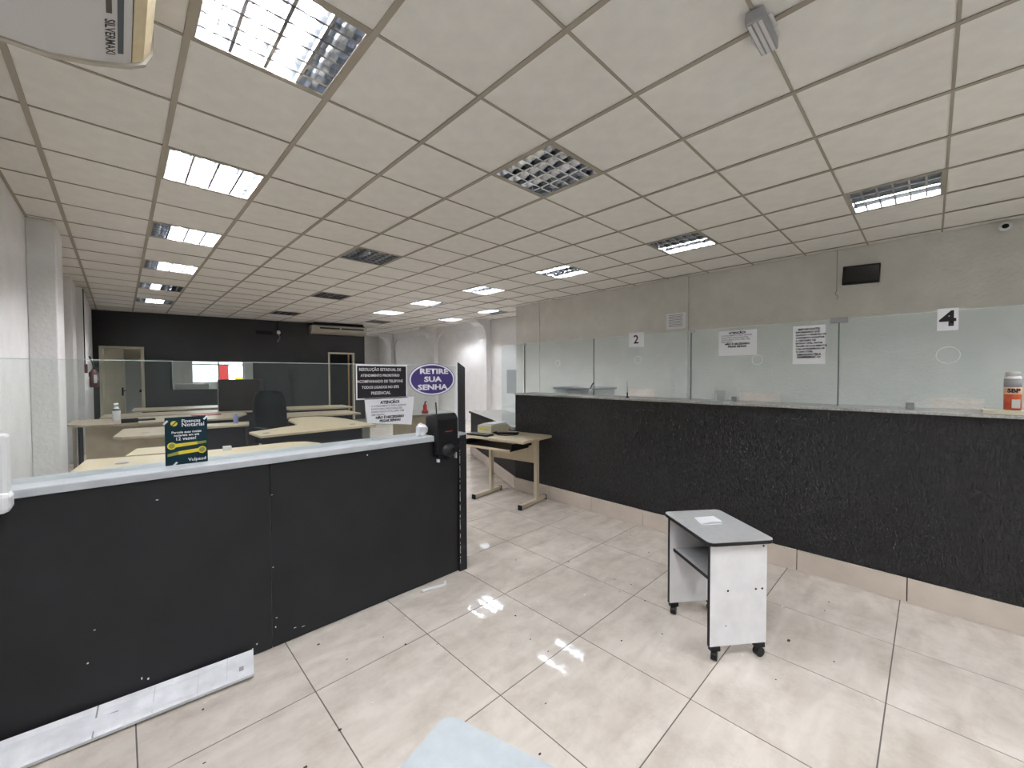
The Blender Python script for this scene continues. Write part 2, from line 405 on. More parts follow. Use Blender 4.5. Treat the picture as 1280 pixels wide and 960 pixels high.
# haunched beam heads between the pilasters (rounded corners along the far right wall)
for k, (y0, y1) in enumerate(((9.25, 11.6), (12.0, 14.6))):
    pts = [(y0, CZ), (y0, 2.45)]
    for a in range(0, 7):
        t = PI/2*a/6; pts.append((y0+0.45*(1-math.cos(t)), 2.45+0.35*math.sin(t)))
    for a in range(0, 7):
        t = PI/2*(6-a)/6; pts.append((y1-0.45*(1-math.cos(t)), 2.45+0.35*math.sin(t)))
    pts += [(y1, 2.45), (y1, CZ)]
    pts2 = []
    for p in pts:
        if not pts2 or (abs(p[0]-pts2[-1][0]) + abs(p[1]-pts2[-1][1])) > 1e-4: pts2.append(p)
    struct('trim_%d' % (9+k), B().prism(pts2, XF-0.08, XF, 'x'), M['plaster_white'])
# rear wall with two openings to the daylight
b = B()
for x0, x1, z0, z1 in ((XL, 1.6, 0, CZ), (6.2, XF, 0, CZ), (1.6, 6.2, 0, 0.45), (1.6, 6.2, 2.7, CZ), (3.0, 3.25, 0.45, 2.7), (4.5, 4.8, 0.45, 2.7)):
    b.box(x0, x1, YN, YN+0.15, z0, z1)
struct('wall_rear', b, M['plaster_white'])
b = B()
for x0, x1 in ((1.6, 3.0), (3.25, 4.5), (4.8, 6.2)):
    for a, c in ((x0, x0+0.04), (x1-0.04, x1), ((x0+x1)/2-0.02, (x0+x1)/2+0.02)): b.box(a, c, YN+0.04, YN+0.09, 0.45, 2.7)
    for z in (0.45, 1.75, 2.66): b.box(x0, x1, YN+0.045, YN+0.085, z, z+0.04)
struct('window_1', b, M['off_white'])
# shopfront behind the camera
b = B()
for x0, x1, z0, z1 in ((XL, -0.5, 0, CZ), (6.35, XR, 0, CZ), (-0.5, 6.35, 0, 0.12), (-0.5, 6.35, 2.75, CZ)): b.box(x0, x1, YS-0.15, YS, z0, z1)
struct('wall_shopfront', b, M['plaster_white'])
b = B()
for k in range(6):
    x = -0.5 + 6.85*k/5; b.box(x-0.025, x+0.025, YS-0.1, YS-0.05, 0.12, 2.75)
b.box(-0.5, 6.35, YS-0.1, YS-0.05, 2.15, 2.2)
struct('window_2', b, M['clip'])
struct('ground_street', B().box(-40, 50, -40, YS-0.3, -0.2, -0.12), M['asphalt'])

b = B().box(-30, 40, -15.5, -14.5, -0.12, 7.5)
fa = tag(obj('street_building', b, M['facade']), 'pale shop building across the street behind the camera', 'building')
obj('fascia', B().box(-9, 14, -14.75, -14.5, 2.6, 3.5), M['yellow_sign'], fa)
for k in range(7): obj('shop_window', B().box(-9+3.3*k, -6.3+3.3*k, -14.6, -14.49, 0.1, 2.4), M['glass_dark_edge'], fa)
b = B().box(-6, 16, 21.0, 22.0, -0.1, 1.15)
fb = tag(obj('reflection_backdrop', b, M['facade']), 'pale building added beyond the rear window, imitating a street reflection', 'building')  # added block; its red and yellow imitate the street reflected in the interior pane
obj('red_panel', B().box(3.0, 3.35, 20.9, 21.0, 0.0, 1.9), M['red'], fb); obj('fascia', B().box(3.6, 7.5, 20.9, 21.0, 1.15, 1.35), M['yellow_sign'], fb)
struct('ground_yard', B().box(-20, 30, YN+0.35, 40, -0.2, -0.12), M['asphalt'])

# dark partition wall: local s along the wall, origin at its left end
DW0 = Vector((-0.41, 13.9, 0)); DW1 = Vector((5.36, 12.9, 0)); dwd = (DW1-DW0).normalized(); DWA = math.atan2(dwd.y, dwd.x)
DWM = Matrix.Translation(DW0) @ Matrix.Rotation(DWA, 4, 'Z')
b = B(); SE = 6.24
for s0, s1, z0, z1 in ((-0.24, 0.06, 0, CZ), (0.06, 0.87, 2.14, CZ), (0.87, 1.37, 0, CZ), (1.37, 3.2, 0, 1.03), (1.37, 3.2, 1.81, CZ), (3.2, 5.14, 0, CZ), (5.14, 5.92, 2.13, CZ), (5.92, SE, 0, CZ)):
    b.box(s0, s1, 0, 0.13, z0, z1)
struct('wall_back', b.xf(DWM), M['dark_wall'])
def dwbox(*a): return B().box(*a).xf(DWM)
b = B()
for a in ((0.06, 0.12, -0.02, 0.14, 0, 2.10), (0.81, 0.87, -0.02, 0.14, 0, 2.10), (0.06, 0.87, -0.02, 0.14, 2.08, 2.14)): b.box(*a)
d1 = struct('door_1', b.xf(DWM), M['cream'])
o = obj('door_leaf', B().box(0, 0.40, 0.02, 0.055, 0.01, 2.07).xf(DWM @ Matrix.Translation((0.12, 0.10, 0)) @ Matrix.Rotation(0.62, 4, 'Z')), M['cream'], d1)
obj('door_handle', B().box(0.345, 0.37, 0.0, 0.02, 0.92, 1.12).box(0.345, 0.40, -0.03, 0.0, 1.03, 1.05).xf(DWM @ Matrix.Translation((0.12, 0.10, 0)) @ Matrix.Rotation(0.62, 4, 'Z')), M['black_plastic'], o)
obj('inner_lintel', dwbox(0.3, 0.85, 0.9, 0.96, 1.85, 2.3), M['cream'], d1)
o = obj('inner_door_leaf', dwbox(0.36, 0.72, 0.9, 0.95, 0.01, 1.85), M['grey_door'], d1, label='pale grey inner door')
obj('door_handle', dwbox(0.64, 0.71, 0.85, 0.9, 0.98, 1.05), M['black_plastic'], o)
b = B()
for a in ((5.14, 5.19, -0.02, 0.14, 0, 2.09), (5.87, 5.92, -0.02, 0.14, 0, 2.09), (5.14, 5.92, -0.02, 0.14, 2.08, 2.13)): b.box(*a)
d2 = struct('door_2', b.xf(DWM), M['cream'])
obj('inner_jamb', dwbox(5.76, 5.80, 0.14, 0.2, 0, 2.08), mat('orange_wood_jamb', (0.45, 0.25, 0.10), 0.5), d2, label='orange wood inner jamb')
b = B().box(5.0, 6.1, 0.75, 0.8, 0, 2.6); struct('partition_wall', b.xf(DWM), M['dark_panel'])
# window 3: interior pane in the dark wall
w3 = struct('window_3', dwbox(1.37, 3.2, 0.05, 0.056, 1.03, 1.81), M['glass'])
obj('window_frame', B().box(1.37, 1.40, 0.03, 0.09, 1.03, 1.81).box(3.17, 3.2, 0.03, 0.09, 1.03, 1.81).box(1.37, 3.2, 0.03, 0.09, 1.79, 1.81).box(1.37, 3.2, 0.03, 0.09, 1.03, 1.05).xf(DWM), M['dark_edge'], w3)
# furniture seen dimly through it
t = thing('filing_cabinet', 'white low cabinet behind the interior window of the dark wall', 'cabinet', tuple(DWM @ Vector((1.75, 0.6, 0))))
obj('body', dwbox(1.4, 2.15, 0.4, 0.8, 0, 1.2), M['white_panel'], t)
for z in (0.05, 0.62): obj('drawer', dwbox(1.42, 2.13, 0.38, 0.4, z, z+0.55), M['off_white'], t)

# ================================================================== CEILING LIGHTS
def troffer_meshes():
    r = {}
    s = 0.305
    b = B()
    for a in ((-s, s, -s, -s+0.02, -0.003, 0.004), (-s, s, s-0.02, s, -0.003, 0.004), (-s, -s+0.02, -s+0.02, s-0.02, -0.003, 0.004), (s-0.02, s, -s+0.02, s-0.02, -0.003, 0.004)): b.box(*a)
    r['frame'] = b.mesh('troffer_frame', M['tbar'])
    q = s-0.012
    b = B()
    # corrugated reflector: ridges between tubes
    prof = [(-q, 0.004), (-q+0.01, 0.085)]
    for k in range(4):
        xc = -0.225+0.15*k
        prof += [(xc-0.03, 0.09), (xc+0.03, 0.09)]
        if k < 3: prof += [(xc+0.075, 0.055)]
    prof += [(q-0.01, 0.085), (q, 0.004)]
    o = len(b.v)
    for y in (-q, q):
        for x, z in prof: b.v.append((x, y, z))
    n = len(prof)
    for i in range(n-1): b.face((o+i, o+n+i, o+n+i+1, o+i+1))
    b.box(-q, q, -q-0.002, -q, 0.004, 0.095); b.box(-q, q, q, q+0.002, 0.004, 0.095); b.box(-q, q, -q, q, 0.097, 0.10)
    r['reflector'] = b.mesh('troffer_reflector', M['mirror_alu'])
    b = B().tube([(0, -0.275, 0), (0, 0.275, 0)], 0.013, 10)
    r['on'] = b.mesh('tube_lit', M['tube_on'], True); r['off'] = b.mesh('tube_dead', M['tube_off'], True)
    # cross blade: V profile
    b = B()
    n = 16
    b.prism([(-0.0065, 0.0), (0.0065, 0.0), (0.0015, 0.04), (-0.0015, 0.04)], -q+0.006, q-0.006, 'x')
    r['cross'] = b.mesh('cross_blade', M['blade'])
    b = B().prism([(-0.0075, 0.0), (0.0075, 0.0), (0.0015, 0.042), (-0.0015, 0.042)], -q+0.006, q-0.006, 'y')
    r['long'] = b.mesh('long_blade', M['blade'])
    return r
TR = troffer_meshes()
NAMES = {(-2,0):'large lit ceiling light nearest the camera, its right tube dead', (-2,3):'fully lit ceiling light, second in the left row',
 (-2,6):'lit ceiling light, third in the left row, left edge dark', (-2,9):'lit ceiling light, fourth in the left row, left third dark',
 (-2,12):'mostly dark ceiling light, fifth in the left row', (-2,15):'farthest ceiling light of the left row by the dark wall',
 (1,0):'unlit mirrored ceiling light in the middle of the ceiling, nearest the camera', (1,5):'unlit ceiling light, second of the dark middle ones',
 (2,10):'unlit ceiling light, third of the dark middle ones', (2,15):'unlit ceiling light just before the dark back wall',
 (5,-3):'ceiling light with one bright tube at far right of the photo', (5,0):'ceiling light with one bright tube, second in the right row',
 (5,3):'half lit ceiling light, third in the right row', (5,6):'lit ceiling light, fourth in the right row',
 (5,9):'small lit ceiling light, fifth in the right row', (5,12):'small lit ceiling light, farthest in the right row',
 (8,9):'lit ceiling light close to the stepped pilaster on the right wall', (8,12):'far lit ceiling light beside the far right wall',
 (6,15):'far unlit ceiling light near the rear corner', (-2,-3):'unseen lit ceiling light added above the camera for fill light',
 (5,-6):'unseen lit ceiling light added for fill behind the camera, above the service counter end', (1,-6):'unseen lit ceiling light added for fill behind the camera by the shopfront'}
for (v, u), pat in LAMPS.items():
    c = (GX0+G*(v+0.5), GY0+G*(u+0.5), CZ)
    t = thing('ceiling_light', NAMES[(v, u)], 'ceiling light', c, 0, 'recessed louvred ceiling lights')
    piece('frame', TR['frame'], t, (0,0,0)); piece('reflector', TR['reflector'], t, (0,0,0))
    for k in range(4): piece('fluorescent_tube', TR['on' if pat[k] else 'off'], t, (-0.225+0.15*k, 0, 0.062))
    for k in range(3): piece('louvre_blade', TR['long'], t, (-0.15+0.15*k, 0, 0.002))
    for k in range(5): piece('louvre_blade', TR['cross'], t, (0, -0.2+0.1*k, 0.002))

# ================================================================== FRONT RECEPTION COUNTER
rc = thing('reception_counter', 'charcoal panelled reception counter with glass screen on the left', 'counter', (0.6, 2.45, 0))
obj('front_panel', B().box(XL, 0.543, 2.36, 2.40, 0.004, 0.965), M['dark_panel'], rc)
obj('front_panel', B().box(0.547, 1.735, 2.36, 2.40, 0.004, 0.965), M['dark_panel'], rc)
obj('back_panel', B().box(XL, 1.735, 2.56, 2.59, 0.004, 0.965), M['dark_panel'], rc)
obj('inner_core', B().box(XL+0.01, 1.73, 2.40, 2.56, 0.02, 0.95), M['dark_panel'], rc)
obj('ledge', B().box(XL, 1.802, 2.34, 2.60, 0.967, 1.0), M['ledge'], rc, bevel=0.004, label='pale blue grey ledge along the top')
obj('end_post', B().box(1.738, 1.800, 2.34, 2.435, 0.0, 0.985), M['dark_panel'], rc)
obj('end_board', B().prism([(1.804, 0.0), (1.868, 0.0), (1.868, 1.472), (1.804, 1.512)], 2.44, 2.475, 'y'), mat('glossy_charcoal_board', (0.04, 0.04, 0.042), 0.12), rc, label='glossy dark end board with a sloping top')
obj('end_filler', B().box(1.738, 1.800, 2.44, 2.59, 0.0, 0.985), M['dark_panel'], rc)
b = B(); 
for k in range(46):
    z = random.uniform(0.03, 0.9); h = random.uniform(0.006, 0.028); b.box(1.7385, 1.7385+random.uniform(0.0015, 0.004), 2.3385, 2.3405, z, z+h)
obj('chipped_paint', b, M['white_ink'], rc, kind='stuff')
obj('post_trim', B().box(1.790, 1.802, 2.445, 2.475, 1.0, 1.512), M['white_plastic'], rc, label='white aluminium strip beside the end post')
g = obj('glass_pane', B().box(XL, 1.789, 2.456, 2.464, 1.0, 1.486), M['glass'], rc)
obj('glass_edge', B().box(XL, 1.789, 2.4555, 2.4645, 1.486, 1.4885), M['glass_edge'], g)
b = B()
for x, z, a, c in ((0.545, 0.80, 0.02, 0.003), (0.548, 0.42, 0.012, 0.008), (0.556, 0.1, 0.01, 0.012), (0.56, 0.15, 0.014, 0.006), (0.47, 0.05, 0.012, 0.012), (0.45, 0.035, 0.014, 0.01), (0.10, 0.87, 0.02, 0.006),
                   (0.06, 0.09, 0.012, 0.012), (0.04, 0.1, 0.01, 0.016), (-0.12, 0.25, 0.012, 0.01), (0.64, 0.06, 0.03, 0.004), (0.68, 0.05, 0.03, 0.003), (1.06, 0.93, 0.012, 0.012), (-0.1, 0.38, 0.015, 0.004)):
    a *= 0.8; n_ = 5
    b.prism([(x+a/2+a/2*random.uniform(0.5, 1)*math.cos(2*PI*i/n_), z+c/2+c/2*random.uniform(0.5, 1)*math.sin(2*PI*i/n_)) for i in range(n_)], 2.3588, 2.3605, 'y')
obj('paint_chips', b, M['white_ink'], rc, kind='stuff')
obj('panel_seam', B().box(0.5440, 0.5455, 2.3597, 2.3615, 0.05, 0.80), M['brown_stripe'], rc)

# white board lying against the counter base
b = B()
P = [(-0.63, 2.35, 0.085), (0.455, 2.345, 0.035), (0.425, 2.185, 0.013), (-0.63, 2.285, 0.0)]
Q = [(x, y-0.004, z+0.014) for x, y, z in P]
b.v = P + Q
for q in ((0,1,2,3), (7,6,5,4), (0,4,5,1), (1,5,6,2), (2,6,7,3), (3,7,4,0)): b.face(q)
sk = tag(obj('loose_baseboard', b, M['board_white']), 'loose scuffed white baseboard leaning at the foot of the reception counter', 'board')
b = B()
for x0, x1, y, z in ((0.38, 0.395, 2.30, 0.044), (0.20, 0.205, 2.28, 0.047), (-0.05, -0.045, 2.30, 0.06)):
    pass
def on_board(u, v, h=0.0005):
    a = [P[0][i]*(1-u)+P[1][i]*u for i in range(3)]; c = [P[3][i]*(1-u)+P[2][i]*u for i in range(3)]
    q = [a[i]*(1-v)+c[i]*v for i in range(3)]; return (q[0], q[1]-0.004, q[2]+0.014+h)
for u0, u1, v0, v1, mm in ((0.497, 0.502, 0.0, 1.0, 'grey_box'), (0.66, 0.6625, 0.05, 0.95, 'off_white'), (0.80, 0.802, 0.1, 0.98, 'off_white'), (0.90, 0.902, 0.02, 0.9, 'off_white'), (0.515, 0.56, 0.42, 0.50, 'grey_box'), (0.53, 0.545, 0.55, 0.6, 'grey_box'), (0.945, 0.962, 0.55, 0.72, 'grey_box')):
    qb = B().quad(on_board(u0, v0), on_board(u0, v1), on_board(u1, v1), on_board(u1, v0))
    qb.v = [(x-sk.location.x, y-sk.location.y, z-sk.location.z) for x, y, z in qb.v]
    obj('scuff', qb, M[mm], sk, world=False)
# white plastic hook on floor
pts = [(1.385, 2.285, 0.012), (1.40, 2.282, 0.010), (1.53, 2.25, 0.010), (1.545, 2.25, 0.012), (1.548, 2.262, 0.03)]
tag(obj('plastic_hook', B().tube(pts, [0.011, 0.010, 0.010, 0.011, 0.008], 8), M['white_plastic'], smooth=True), 'small white plastic hook lying on the floor tiles', 'hook')

# ------------------------------------------------------------------ signs on the front glass (facing -y)
GY = 2.4535
def sheet(name, label, cat, x0, x1, z0, z1, m, y=GY, th=0.0012):
    return tag(obj(name, B().box(x0, x1, y-th, y, z0, z1), m), label, cat)
ky = 2.455/2.36
def zz(z): return 1.42+(z-1.42)*ky
def xx(x): return x*ky
s = thing('notice_sign', 'dark see-through notice with white lettering and white border on the front glass', 'sign', (1.21, GY, zz(1.27)))
obj('border', B().box(xx(1.0), xx(1.335), GY-0.0008, GY, zz(1.272), zz(1.483)), M['white_ink'], s)
obj('face', B().box(xx(1.007), xx(1.328), GY-0.0016, GY-0.0008, zz(1.281), zz(1.474)), mat('dark_print', (0.015, 0.013, 0.017), 0.6, spec=0.15), s)
for k, (ln, sz) in enumerate((('RESOLUÇÃO ESTADUAL DE', 0.0255), ('ATENDIMENTO PRIORITÁRIO', 0.022), ('ACOMPANHADO DE TELEFONE', 0.024), ('TODOS LIGADOS NO SITE', 0.0235), ('PRESENCIAL', 0.027))):
    text('lettering', ln, sz, M['off_white'], s, (xx(1.155), GY-0.002, zz(1.452-0.036*k)), bold=0.0006, xs=0.9)
sheet_ = thing('paper_notice', 'white paper notice headed ATENÇÃO below the dark sign on the front glass', 'notice', (1.26, GY, zz(1.1)))
obj('sheet', B().prism([(xx(1.065), zz(1.13)), (xx(1.365), zz(1.095)), (xx(1.385), zz(1.279)), (xx(1.05), zz(1.279))], GY-0.0008, GY-0.0002, 'y'), M['paper'], sheet_)
def attn(parent, cx, ztop, wd, facing, plane, sg=1):
    def loc(dx, z): return (cx+dx, plane, z) if facing == '-y' else (plane, cx-dx, z)
    L = [('ATENÇÃO!', 0.085, 0.0018, 'CENTER', 0), ('O ATENDIMENTO PARA ASSINAR', 0.052, 0, 'LEFT', -0.46), ('ESCRITURAS, PROCURAÇÕES,', 0.052, 0, 'LEFT', -0.46),
         ('INVENTÁRIOS, É P/C, NÃO TEM', 0.052, 0, 'LEFT', -0.46), ('SEM SENHA!', 0.052, 0, 'LEFT', -0.46), ('NÃO É NECESSÁRIO', 0.07, 0.0016, 'CENTER', 0), ('PEGAR SENHA!', 0.07, 0.0016, 'CENTER', 0)]
    offs = [0.085, 0.165, 0.23, 0.295, 0.36, 0.43, 0.51]
    for (ln, sz, bo, al, dx), of in zip(L, offs):
        text('lettering', ln, sz*wd*1.12, M['ink'] if bo else M['grey_ink'], parent, loc(dx*wd, ztop-of*wd), facing, al, bold=bo*wd*2.2+0.0003)
attn(sheet_, xx(1.215), zz(1.272), 0.28, '-y', GY-0.0015)
# oval sticker
s = thing('oval_sticker', 'oval purple sticker reading RETIRE SUA SENHA on the front glass', 'sticker', (xx(1.438), GY, zz(1.30)))
def oval(cx, cz, rx, rz, y0, y1):
    return B().prism([(cx+rx*math.cos(2*PI*i/40), cz+rz*math.sin(2*PI*i/40)) for i in range(40)], y0, y1, 'y')
cx, cz = xx(1.53), zz(1.388)
obj('rim', oval(cx, cz, 0.192, 0.114, GY-0.0006, GY), M['purple'], s)
obj('border', oval(cx, cz, 0.187, 0.110, GY-0.0012, GY-0.0006), M['white_ink'], s)
obj('face', oval(cx, cz, 0.174, 0.100, GY-0.0018, GY-0.0012), M['purple'], s)
for k, ln in enumerate(('RETIRE', 'SUA', 'SENHA')):
    text('lettering', ln, 0.05, M['white_ink'], s, (cx+(0.012 if k == 0 else 0), GY-0.0022, cz+0.056-0.056*k), bold=0.002, xs=1.55)
# stand-up flyer taped to the glass
s = thing('flyer', 'dark teal notary flyer with yellow bars taped on the front glass ledge', 'flyer', (0.22, GY, 1.0))
FX0, FX1, FZ0, FZ1 = xx(0.138), xx(0.290), 1.0015, zz(1.232)
obj('sheet', B().box(FX0, FX1, GY-0.0012, GY, FZ0, FZ1), M['flyer'], s)
fw_, fh_ = FX1-FX0, FZ1-FZ0
def fl_(u, v): return (FX0+u*fw_, FZ0+v*fh_)
def disc(u, v, r, m, y, n=24):
    c = fl_(u, v); obj('disc', B().prism([(c[0]+r*math.cos(2*PI*i/n), c[1]+r*math.sin(2*PI*i/n)) for i in range(n)], y-0.0004, y, 'y'), m, s)
disc(0.21, 0.87, 0.0125, M['yellow'], GY-0.0014)
obj('pen_stroke', B().prism([fl_(0.15, 0.83), fl_(0.17, 0.82), fl_(0.28, 0.90), fl_(0.26, 0.915)], GY-0.0024, GY-0.002, 'y'), M['ink'], s)
obj('bar', B().prism([fl_(0.1, 0.36), fl_(0.75, 0.395), fl_(0.75, 0.455), fl_(0.1, 0.44)], GY-0.0018, GY-0.0014, 'y'), M['yellow'], s)
obj('bar', B().prism([fl_(0.3, 0.21), fl_(0.9, 0.24), fl_(0.9, 0.315), fl_(0.3, 0.28)], GY-0.0018, GY-0.0014, 'y'), M['yellow'], s)
obj('bar', B().prism([fl_(0.05, 0.185), fl_(0.3, 0.21), fl_(0.3, 0.28), fl_(0.05, 0.24)], GY-0.0018, GY-0.0014, 'y'), M['olive'], s)
obj('bar', B().prism([fl_(0.75, 0.395), fl_(0.97, 0.41), fl_(0.97, 0.46), fl_(0.75, 0.455)], GY-0.0018, GY-0.0014, 'y'), M['olive'], s)
disc(0.15, 0.405, 0.0165, M['yellow'], GY-0.0022); disc(0.86, 0.27, 0.0165, M['yellow'], GY-0.0022)
disc(0.15, 0.405, 0.0115, M['olive'], GY-0.0028); disc(0.86, 0.27, 0.0115, M['olive'], GY-0.0028)
for ln, sz, u, v, al in (('Finanças', 0.0215, 0.38, 0.91, 'LEFT'), ('Notarial', 0.026, 0.38, 0.83, 'LEFT'), ('Parcele suas custas', 0.0145, 0.5, 0.68, 'CENTER'), ('notariais em até', 0.0145, 0.5, 0.615, 'CENTER'), ('12 vezes!', 0.021, 0.48, 0.54, 'CENTER'), ('Vulpaud', 0.021, 0.74, 0.08, 'CENTER')):
    p = fl_(u, v); text('lettering', ln, sz, M['white_ink'], s, (p[0], GY-0.002, p[1]), align=al, bold=0.0003)
for u, v, q in ((0.02, 0.9, 1), (0.96, 0.96, -1), (0.22, 0.02, -1)):
    p = fl_(u, v); obj('tape', B().box(-0.011, 0.011, -0.0004, 0.0004, -0.004, 0.004).xf(Matrix.Translation((p[0], GY-0.0022, p[1])) @ Matrix.Rotation(-0.85, 4, 'Y')), M['paper'], s)

# ticket dispenser at the counter end
t = thing('ticket_dispenser', 'black ticket dispenser box with hanging cables at the counter end', 'dispenser', (1.66, 2.38, 1.0))
obj('body', B().prism([(2.29, 0.88), (2.337, 0.88), (2.337, 1.003), (2.44, 1.003), (2.44, 1.13), (2.32, 1.155), (2.29, 1.12)], 1.52, 1.69, 'x'), M['black_plastic'], t, bevel=0.006)
obj('lower_housing', B().ball((1.61, 2.30, 0.90), 0.06, 0.045, 0.05), M['black_plastic'], t, smooth=True)
obj('ticket_slot', B().box(1.58, 1.64, 2.286, 2.29, 1.03, 1.036), M['red'], t)
obj('side_reflection', B().box(1.691, 1.720, 2.33, 2.43, 1.003, 1.13), M['ledge'], t)  # pale plate imitates the light-blue reflection on the side of the box
obj('antenna', B().tube([(1.56, 2.36, 1.14), (1.555, 2.36, 1.23)], 0.004, 6), M['black_plastic'], t)
obj('wall_bracket', B().box(1.535, 1.675, 2.335, 2.3585, 0.86, 0.96), M['black_plastic'], t)
for p in ([(1.57, 2.30, 0.91), (1.545, 2.31, 0.86), (1.60, 2.29, 0.83), (1.67, 2.30, 0.90), (1.75, 2.325, 0.94)], [(1.62, 2.3, 0.88), (1.60, 2.31, 0.845), (1.545, 2.315, 0.835)]):
    obj('cable', B().tube(p, 0.004, 6), M['black_plastic'], t)
obj('plug', B().box(1.54, 1.552, 2.31, 2.335, 0.825, 0.845), M['white_plastic'], t); obj('plug', B().box(1.70, 1.708, 2.33, 2.355, 0.83, 0.87), M['white_plastic'], t)
# crumpled paper beside it
b = B(); n = 7
rnd = random.Random(3)
b.ball((1.462, 2.40, 1.045), 0.045, 0.04, 0.042, 9, 6)
b.v = [(x+rnd.uniform(-0.010, 0.010), y+rnd.uniform(-0.010, 0.010), max(1.0025, z+rnd.uniform(-0.010, 0.010))) for x, y, z in b.v]
b.box(1.44, 1.52, 2.345, 2.37, 1.002, 1.006)
tag(obj('crumpled_paper', b, M['paper']), 'crumpled white paper on the ledge beside the ticket dispenser', 'paper')
# sanitizer dispenser at left edge
t = thing('soap_dispenser', 'white soap dispenser on the counter front at the left photo edge', 'dispenser', (-0.36, 2.3, 0.95))
obj('body', B().box(-0.43, -0.292, 2.26, 2.337, 0.985, 1.215), M['white_plastic'], t, bevel=0.012)
obj('bottom_cover', B().box(-0.435, -0.286, 2.245, 2.337, 0.935, 1.01), M['white_plastic'], t, bevel=0.018)
obj('back_plate', B().box(-0.42, -0.31, 2.33, 2.3585, 0.94, 0.962), M['white_plastic'], t)

# ================================================================== RIGHT SERVICE COUNTER
sc = thing('service_counter', 'long charcoal service counter with granite top and glass screens at right', 'counter', (3.6, 1.0, 0))
XC = 3.50
obj('counter_wall', B().box(XC, XC+0.16, YS+0.02, 3.56, 0.0, 1.168), M['dark_counter_wall'], sc)
obj('countertop', B().box(XC-0.018, XC+0.38, YS+0.02, 3.565, 1.17, 1.19), M['granite'], sc, bevel=0.003, label='grey granite countertop')
yj = [-2.9, -2.3, -1.71, -1.12, -0.51, 0.085, 0.655, 1.25, 1.85, 2.43, 3.0, 3.56]
for a, c in zip(yj[:-1], yj[1:]):
    obj('skirting_tile', B().box(XC-0.016, XC-0.001, a+0.0025, c-0.0025, 0.0005, 0.148), M['skirt'], sc, bevel=0.002)
GXP = 3.64
def rpane(y0, y1, notch=None, parent=sc, z1=1.80):
    z0 = 1.19
    pts = [(y0, z0)]
    if notch:
        a, c, h = notch; pts += [(a, z0), (a, h), (c, h), (c, z0)]
    pts += [(y1, z0), (y1, z1), (y0, z1)]
    g = obj('glass_pane', B().prism(pts, GXP-0.004, GXP+0.004, 'x'), M['glass_r'], parent)
    obj('glass_edge', B().box(GXP-0.0045, GXP+0.0045, y0, y1, z1, z1+0.003), M['glass_edge'], g)
    return g
rpane(2.51, 3.53, (2.62, 2.85, 1.26)); rpane(1.485, 2.50, (1.82, 2.10, 1.285)); rpane(0.46, 1.475, (0.80, 1.09, 1.27)); rpane(-1.0, 0.45, (-0.22, 0.0, 1.268)); rpane(-2.4, -1.01)
for y in (3.535, 2.505, 1.48, 0.455, -1.005):
    obj('glass_joint', B().box(GXP-0.005, GXP+0.005, y-0.004, y+0.004, 1.19, 1.80), M['glass_dark_edge'], sc)
for y in (3.535, 1.48): obj('top_clip', B().box(GXP-0.012, GXP+0.012, y-0.025, y+0.025, 1.785, 1.815), M['steel'], sc, bevel=0.004)
obj('top_clip', B().box(GXP-0.014, GXP+0.014, 0.405, 0.505, 1.775, 1.812), M['clip'], sc, bevel=0.004, label='grey metal clip')
for y in (1.12, 0.09): 
    obj('foot_clip', B().box(GXP-0.03, GXP+0.012, y-0.02, y+0.02, 1.19, 1.235), M['clip'], sc, bevel=0.003)
def ring(y, z, r):
    pts = [(GXP-0.005, y+r*math.cos(2*PI*i/24), z+r*math.sin(2*PI*i/24)) for i in range(25)]
    obj('speech_hole_rim', B().tube(pts, 0.0022, 5, caps=False), M['glass_edge'], sc)
for y, z, r in ((0.96, 1.53, 0.037), (-0.07, 1.53, 0.05), (1.99, 1.56, 0.035), (3.0, 1.55, 0.035)): ring(y, z, r)
# diagonal low wall with desk-height slab
DA = Vector((3.515, 3.575, 0)); DB = Vector((4.55, 5.78, 0)); dd = (DB-DA).normalized(); LD = (DB-DA).length
DM = Matrix.Translation(DA) @ Matrix.Rotation(math.atan2(dd.y, dd.x), 4, 'Z')
lc = thing('low_counter', 'low charcoal diagonal counter with pale slab at the bend of the service counter', 'counter', (4.05, 4.65, 0))
obj('counter_wall', B().prism([(0.0, 0.0), (0.07, -0.14), (LD, -0.14), (LD, 0.0)], 0, 0.73).xf(DM), M['dark_counter_wall'], lc)
obj('slab', B().prism([(0.0, 0.03), (0.0, 0.0), (0.11, -0.2), (0.55, -0.62), (LD, -0.62), (LD, 0.03)], 0.732, 0.765).xf(DM), M['granite'], lc, label='pale granite slab')
obj('slab_edge', B().box(0.9, LD, 0.03, 0.036, 0.732, 0.766).xf(DM), M['dark_edge'], lc)
obj('support_panel', B().box(LD-0.03, LD, -0.6, -0.14, 0, 0.73).xf(DM), M['dark_panel'], lc)
k = 0
while k*0.595 < LD:
    a, c = k*0.595, min(LD, (k+1)*0.595); obj('skirting_tile', B().box(a+0.003, c-0.003, 0.001, 0.016, 0.0005, 0.148).xf(DM), M['skirt'], lc); k += 1
g = obj('glass_pane', B().box(3.636, 3.644, 3.572, 3.96, 0.767, 1.80), M['glass_r'], lc)
obj('glass_edge', B().box(3.6355, 3.6445, 3.572, 3.96, 1.80, 1.803), M['glass_edge'], g)
t = tag(obj('card_reader', B().box(0.50, 0.56, -0.5, -0.42, 0.766, 0.83).box(0.515, 0.545, -0.49, -0.43, 0.83, 0.835).xf(DM), M['black_plastic']), 'small black device on the pale slab of the low counter', 'device')

